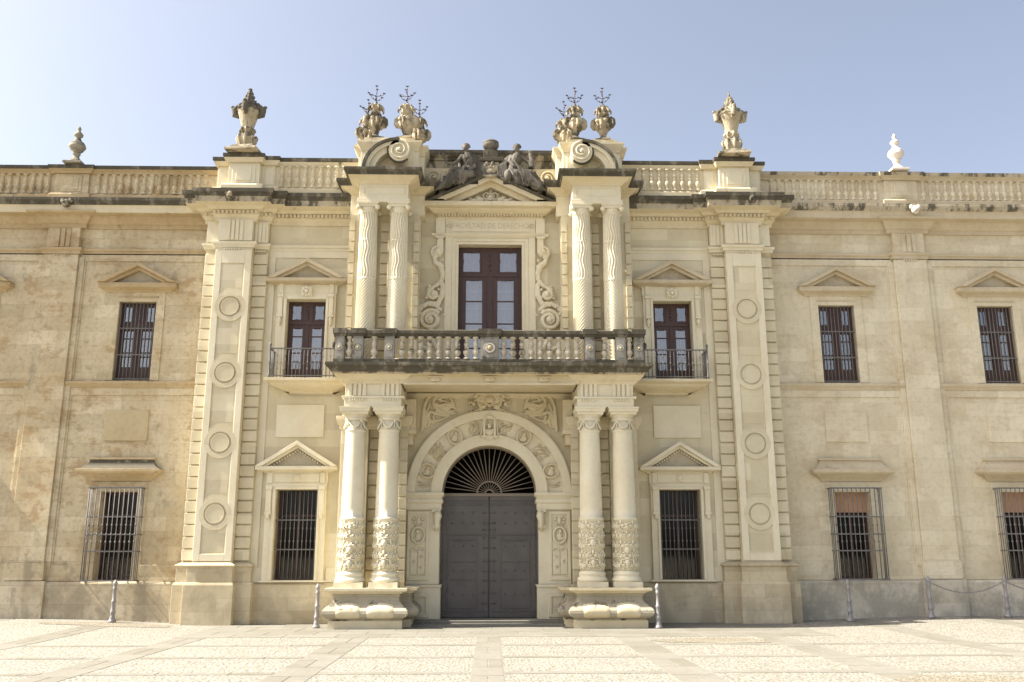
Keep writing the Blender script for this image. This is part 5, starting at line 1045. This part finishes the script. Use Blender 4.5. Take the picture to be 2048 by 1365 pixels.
for x, mt, lb in ((-11.1, 'grey_finial', 'plain grey turned stone finial on the left wing parapet'), (11.1, 'white', 'bright white turned stone finial on the right wing parapet')):
    m = MB(); m.lathe(0, 0, [(.24, 0), (.24, .05), (.2, .07)], 4, smooth=False, square=True)
    m.lathe(0, 0, [(.2, .06), (.19, .1), (.12, .16), (.08, .22), (.075, .28), (.1, .3), (.1, .34), (.09, .36), (.16, .42), (.17, .45), (.21, .5), (.22, .54), (.19, .56), (.2, .59), (.17, .64), (.1, .7), (.07, .76), (.065, .8), (.11, .84), (.12, .88), (.1, .92), (.05, .96), (.04, 1.02), (.055, 1.05), (.04, 1.09), (.01, 1.14)], 28)
    o = obj('turned_finial', m, mt); o.location = (x, .3, 11.73); tag(o, lb, 'finial', 'turned finials on the wing parapets')

# ------------------------------------------------------------------ ground
def zg(x, y):
    def ss(t): t = max(0, min(1, t)); return t * t * (3 - 2 * t)
    return .12 * ss((abs(x) - 6.2) / 5) * ss((y + 5) / 4.5)
def sheet(mb, x0, x1, y0, y1, dz, nx=None, ny=None, mi=0):
    nx = nx or max(1, int(abs(x1 - x0) / .5)); ny = ny or max(1, int(abs(y1 - y0) / .5)); vs = []
    for j in range(ny + 1):
        for i in range(nx + 1):
            x = x0 + (x1 - x0) * i / nx; y = y0 + (y1 - y0) * j / ny; vs.append((x, y, zg(x, y) + dz))
    mb.add(vs, [(j * (nx + 1) + i, j * (nx + 1) + i + 1, (j + 1) * (nx + 1) + i + 1, (j + 1) * (nx + 1) + i) for j in range(ny) for i in range(nx)], mi)
mb = MB(); sheet(mb, -24, 24, -24, 4, 0, 96, 56)
for a in ((-400, 400, -400, -24), (-400, -24, -24, 400), (24, 400, -24, 400), (-24, 24, 4, 400)): mb.add([(a[0], a[2], zg(a[0], a[2]) if a[2] == 0 else 0), (a[1], a[2], 0), (a[1], a[3], 0), (a[0], a[3], 0)], [(0, 1, 2, 3)])
tag(obj('ground', mb, 'pebble'), None, None, kind='structure')
def slab(mb, x0, x1, y0, y1, dz, mi):
    P = [(x0, y0), (x1, y0), (x1, y1), (x0, y1)]
    mb.add([(x, y, zg(x, y) - .01) for x, y in P] + [(x, y, zg(x, y) + dz) for x, y in P], [(4, 5, 6, 7), (0, 1, 5, 4), (1, 2, 6, 5), (2, 3, 7, 6), (3, 0, 4, 7)], mi)
def slabs(mb, x0, x1, y0, y1, dx, dy, dz, g=.007, seed=0):
    rn = random.Random(seed); y = y0; r_ = 0
    while y < y1 - .05:
        yy = min(y + dy, y1); x = x0 - (dx * .5 if r_ % 2 else 0)
        while x < x1 - .03:
            a, b = max(x, x0), min(x + dx, x1)
            if b - a > .08: slab(mb, a + g, b - g, y + g, yy - g, dz, rn.choice((0, 0, 1)))
            x += dx
        y = yy; r_ += 1
ms = MB(); MP = ['slab', 'slab2']
M['slab2'] = stone('paving_slab_stone_dull', (.187, .176, .142), (.168, .157, .124), None, .5, .1, bump=.2)
def strip(x0, x1, y0, y1, dx, dy, g=.008): slabs(ms, x0, x1, y0, y1, dx, dy, .0045, g=g, seed=int(x0 * 10 + y0))
CB = (-14.4, -11.5, -8.7, -5.85, -2.65, 0, 2.8, 5.6, 8.75, 11.6, 14.4)
def hw_(c): return .23 if c == 0 else .3
for c in CB: strip(c - hw_(c), c + hw_(c), -19, -3.6 if abs(c) < 7 else .2, 2 * hw_(c) + .01, .95)
for y in (-5.2, -7.2, -9.2, -11.2, -13.2):
    for a, b in zip(CB[:-1], CB[1:]): strip(a + hw_(a), b - hw_(b), y - .13, y + .13, 1.0, .3)
strip(-6.2, 7.0, -3.6, -1.62, 1.05, .66); strip(-6.2, 7.0, -1.62, .05, 1.05, .62)
tag(obj('paving_bands', ms, MP), None, None, kind='structure')
mb = MB()
for cx_, cy_, rx, ry in ((-8.6, -.75, 1.5, .5), (4.3, -4.5, 1.1, .55), (6.3, -10.3, .9, .7)):
    n = 28; vs = [(cx_, cy_, zg(cx_, cy_) + .006)]
    for k in range(n): a_ = 2 * pi * k / n; q = 1 + .12 * sin(3 * a_ + cx_) + .07 * sin(7 * a_); x, y = cx_ + rx * q * cos(a_), cy_ + ry * q * sin(a_); vs.append((x, y, zg(x, y) + .006))
    mb.add(vs, [(0, 1 + k, 1 + (k + 1) % n) for k in range(n)])
tag(obj('gravel_patches', mb, 'tan'), None, None, kind='structure')

# ------------------------------------------------------------------ bollards and chains
bp_ = []
def bollard(x, y, label):
    z = zg(x, y) + .004
    if not bp_:
        m = MB(); m.lathe(0, 0, [(.085, 0), (.09, .03), (.075, .06), (.06, .09), (.065, .11), (.05, .14), (.05, .2), (.062, .22), (.062, .26), (.048, .29), (.044, .45), (.056, .47), (.056, .51), (.042, .53), (.04, .76), (.052, .78), (.052, .81), (.04, .83), (.042, .87), (.055, .9), (.055, .93), (.035, .96), (.03, .98), (.01, 1.0)], 16)
        o = obj('bollard', m, 'bollard'); bp_.append(o)
    else: o = bp_[0].copy(); COL.objects.link(o)
    o.location = (x, y, z); o.scale = (1, 1, .96); tag(o, label, 'bollard', 'cast iron bollards along the facade'); return o
bollard(-8.76, -.25, 'grey iron bollard alone in front of the left wing window')
bollard(-3.84, -1.25, 'grey iron bollard touching the left column pedestal')
bollard(3.76, -1.62, 'grey iron bollard touching the right column pedestal')
bollard(8.48, -.5, 'grey iron bollard without chain, in front of the right wing window')
bollard(10.5, -.3, 'grey iron bollard where the chain begins')
bollard(12.4, -.2, 'grey iron bollard with chains on both sides, near the right edge')
bollard(14.4, -.1, 'grey iron bollard just beyond the right edge holding the far end of the chain')
def chain(p0, p1, sag, label):
    m = MB(); n = 46; prev = None
    for i in range(n):
        t0, t1 = i / n, (i + 1) / n
        def P(t): return Vector((p0[0] + (p1[0] - p0[0]) * t, p0[1] + (p1[1] - p0[1]) * t, p0[2] + (p1[2] - p0[2]) * t - sag * 4 * t * (1 - t)))
        a_, b_ = P(t0), P(t1); c = (a_ + b_) / 2; d = (b_ - a_).normalized(); u = Vector((0, 1, 0)) if i % 2 else Vector((0, .3, 1)); u = (u - d * u.dot(d)).normalized(); L_ = (b_ - a_).length * .68; W_ = .018
        m.tube([tuple(c + d * L_ * cos(q * pi / 5) + u * W_ * sin(q * pi / 5)) for q in range(11)], .007, 5)
    tag(obj('chain', m, 'bollard'), label, 'chain', 'chains between the right hand bollards')
def top(x, y): return (x, y, zg(x, y) + .83)
chain(top(10.54, -.3), top(12.36, -.2), .25, 'sagging iron chain fully in view between two bollards on the right')
chain(top(12.44, -.2), top(14.36, -.1), .25, 'sagging iron chain running out of the right edge of the view')
m = MB(); m.tube([(12.3 + .9 * i / 12, .6, 11.72 + .12 * sin(pi * i / 12)) for i in range(13)], .008, 5)
tag(obj('cable', m, 'iron_dark'), 'thin dark cable arching above the right wing parapet', 'cable')
bpy.context.view_layer.update()
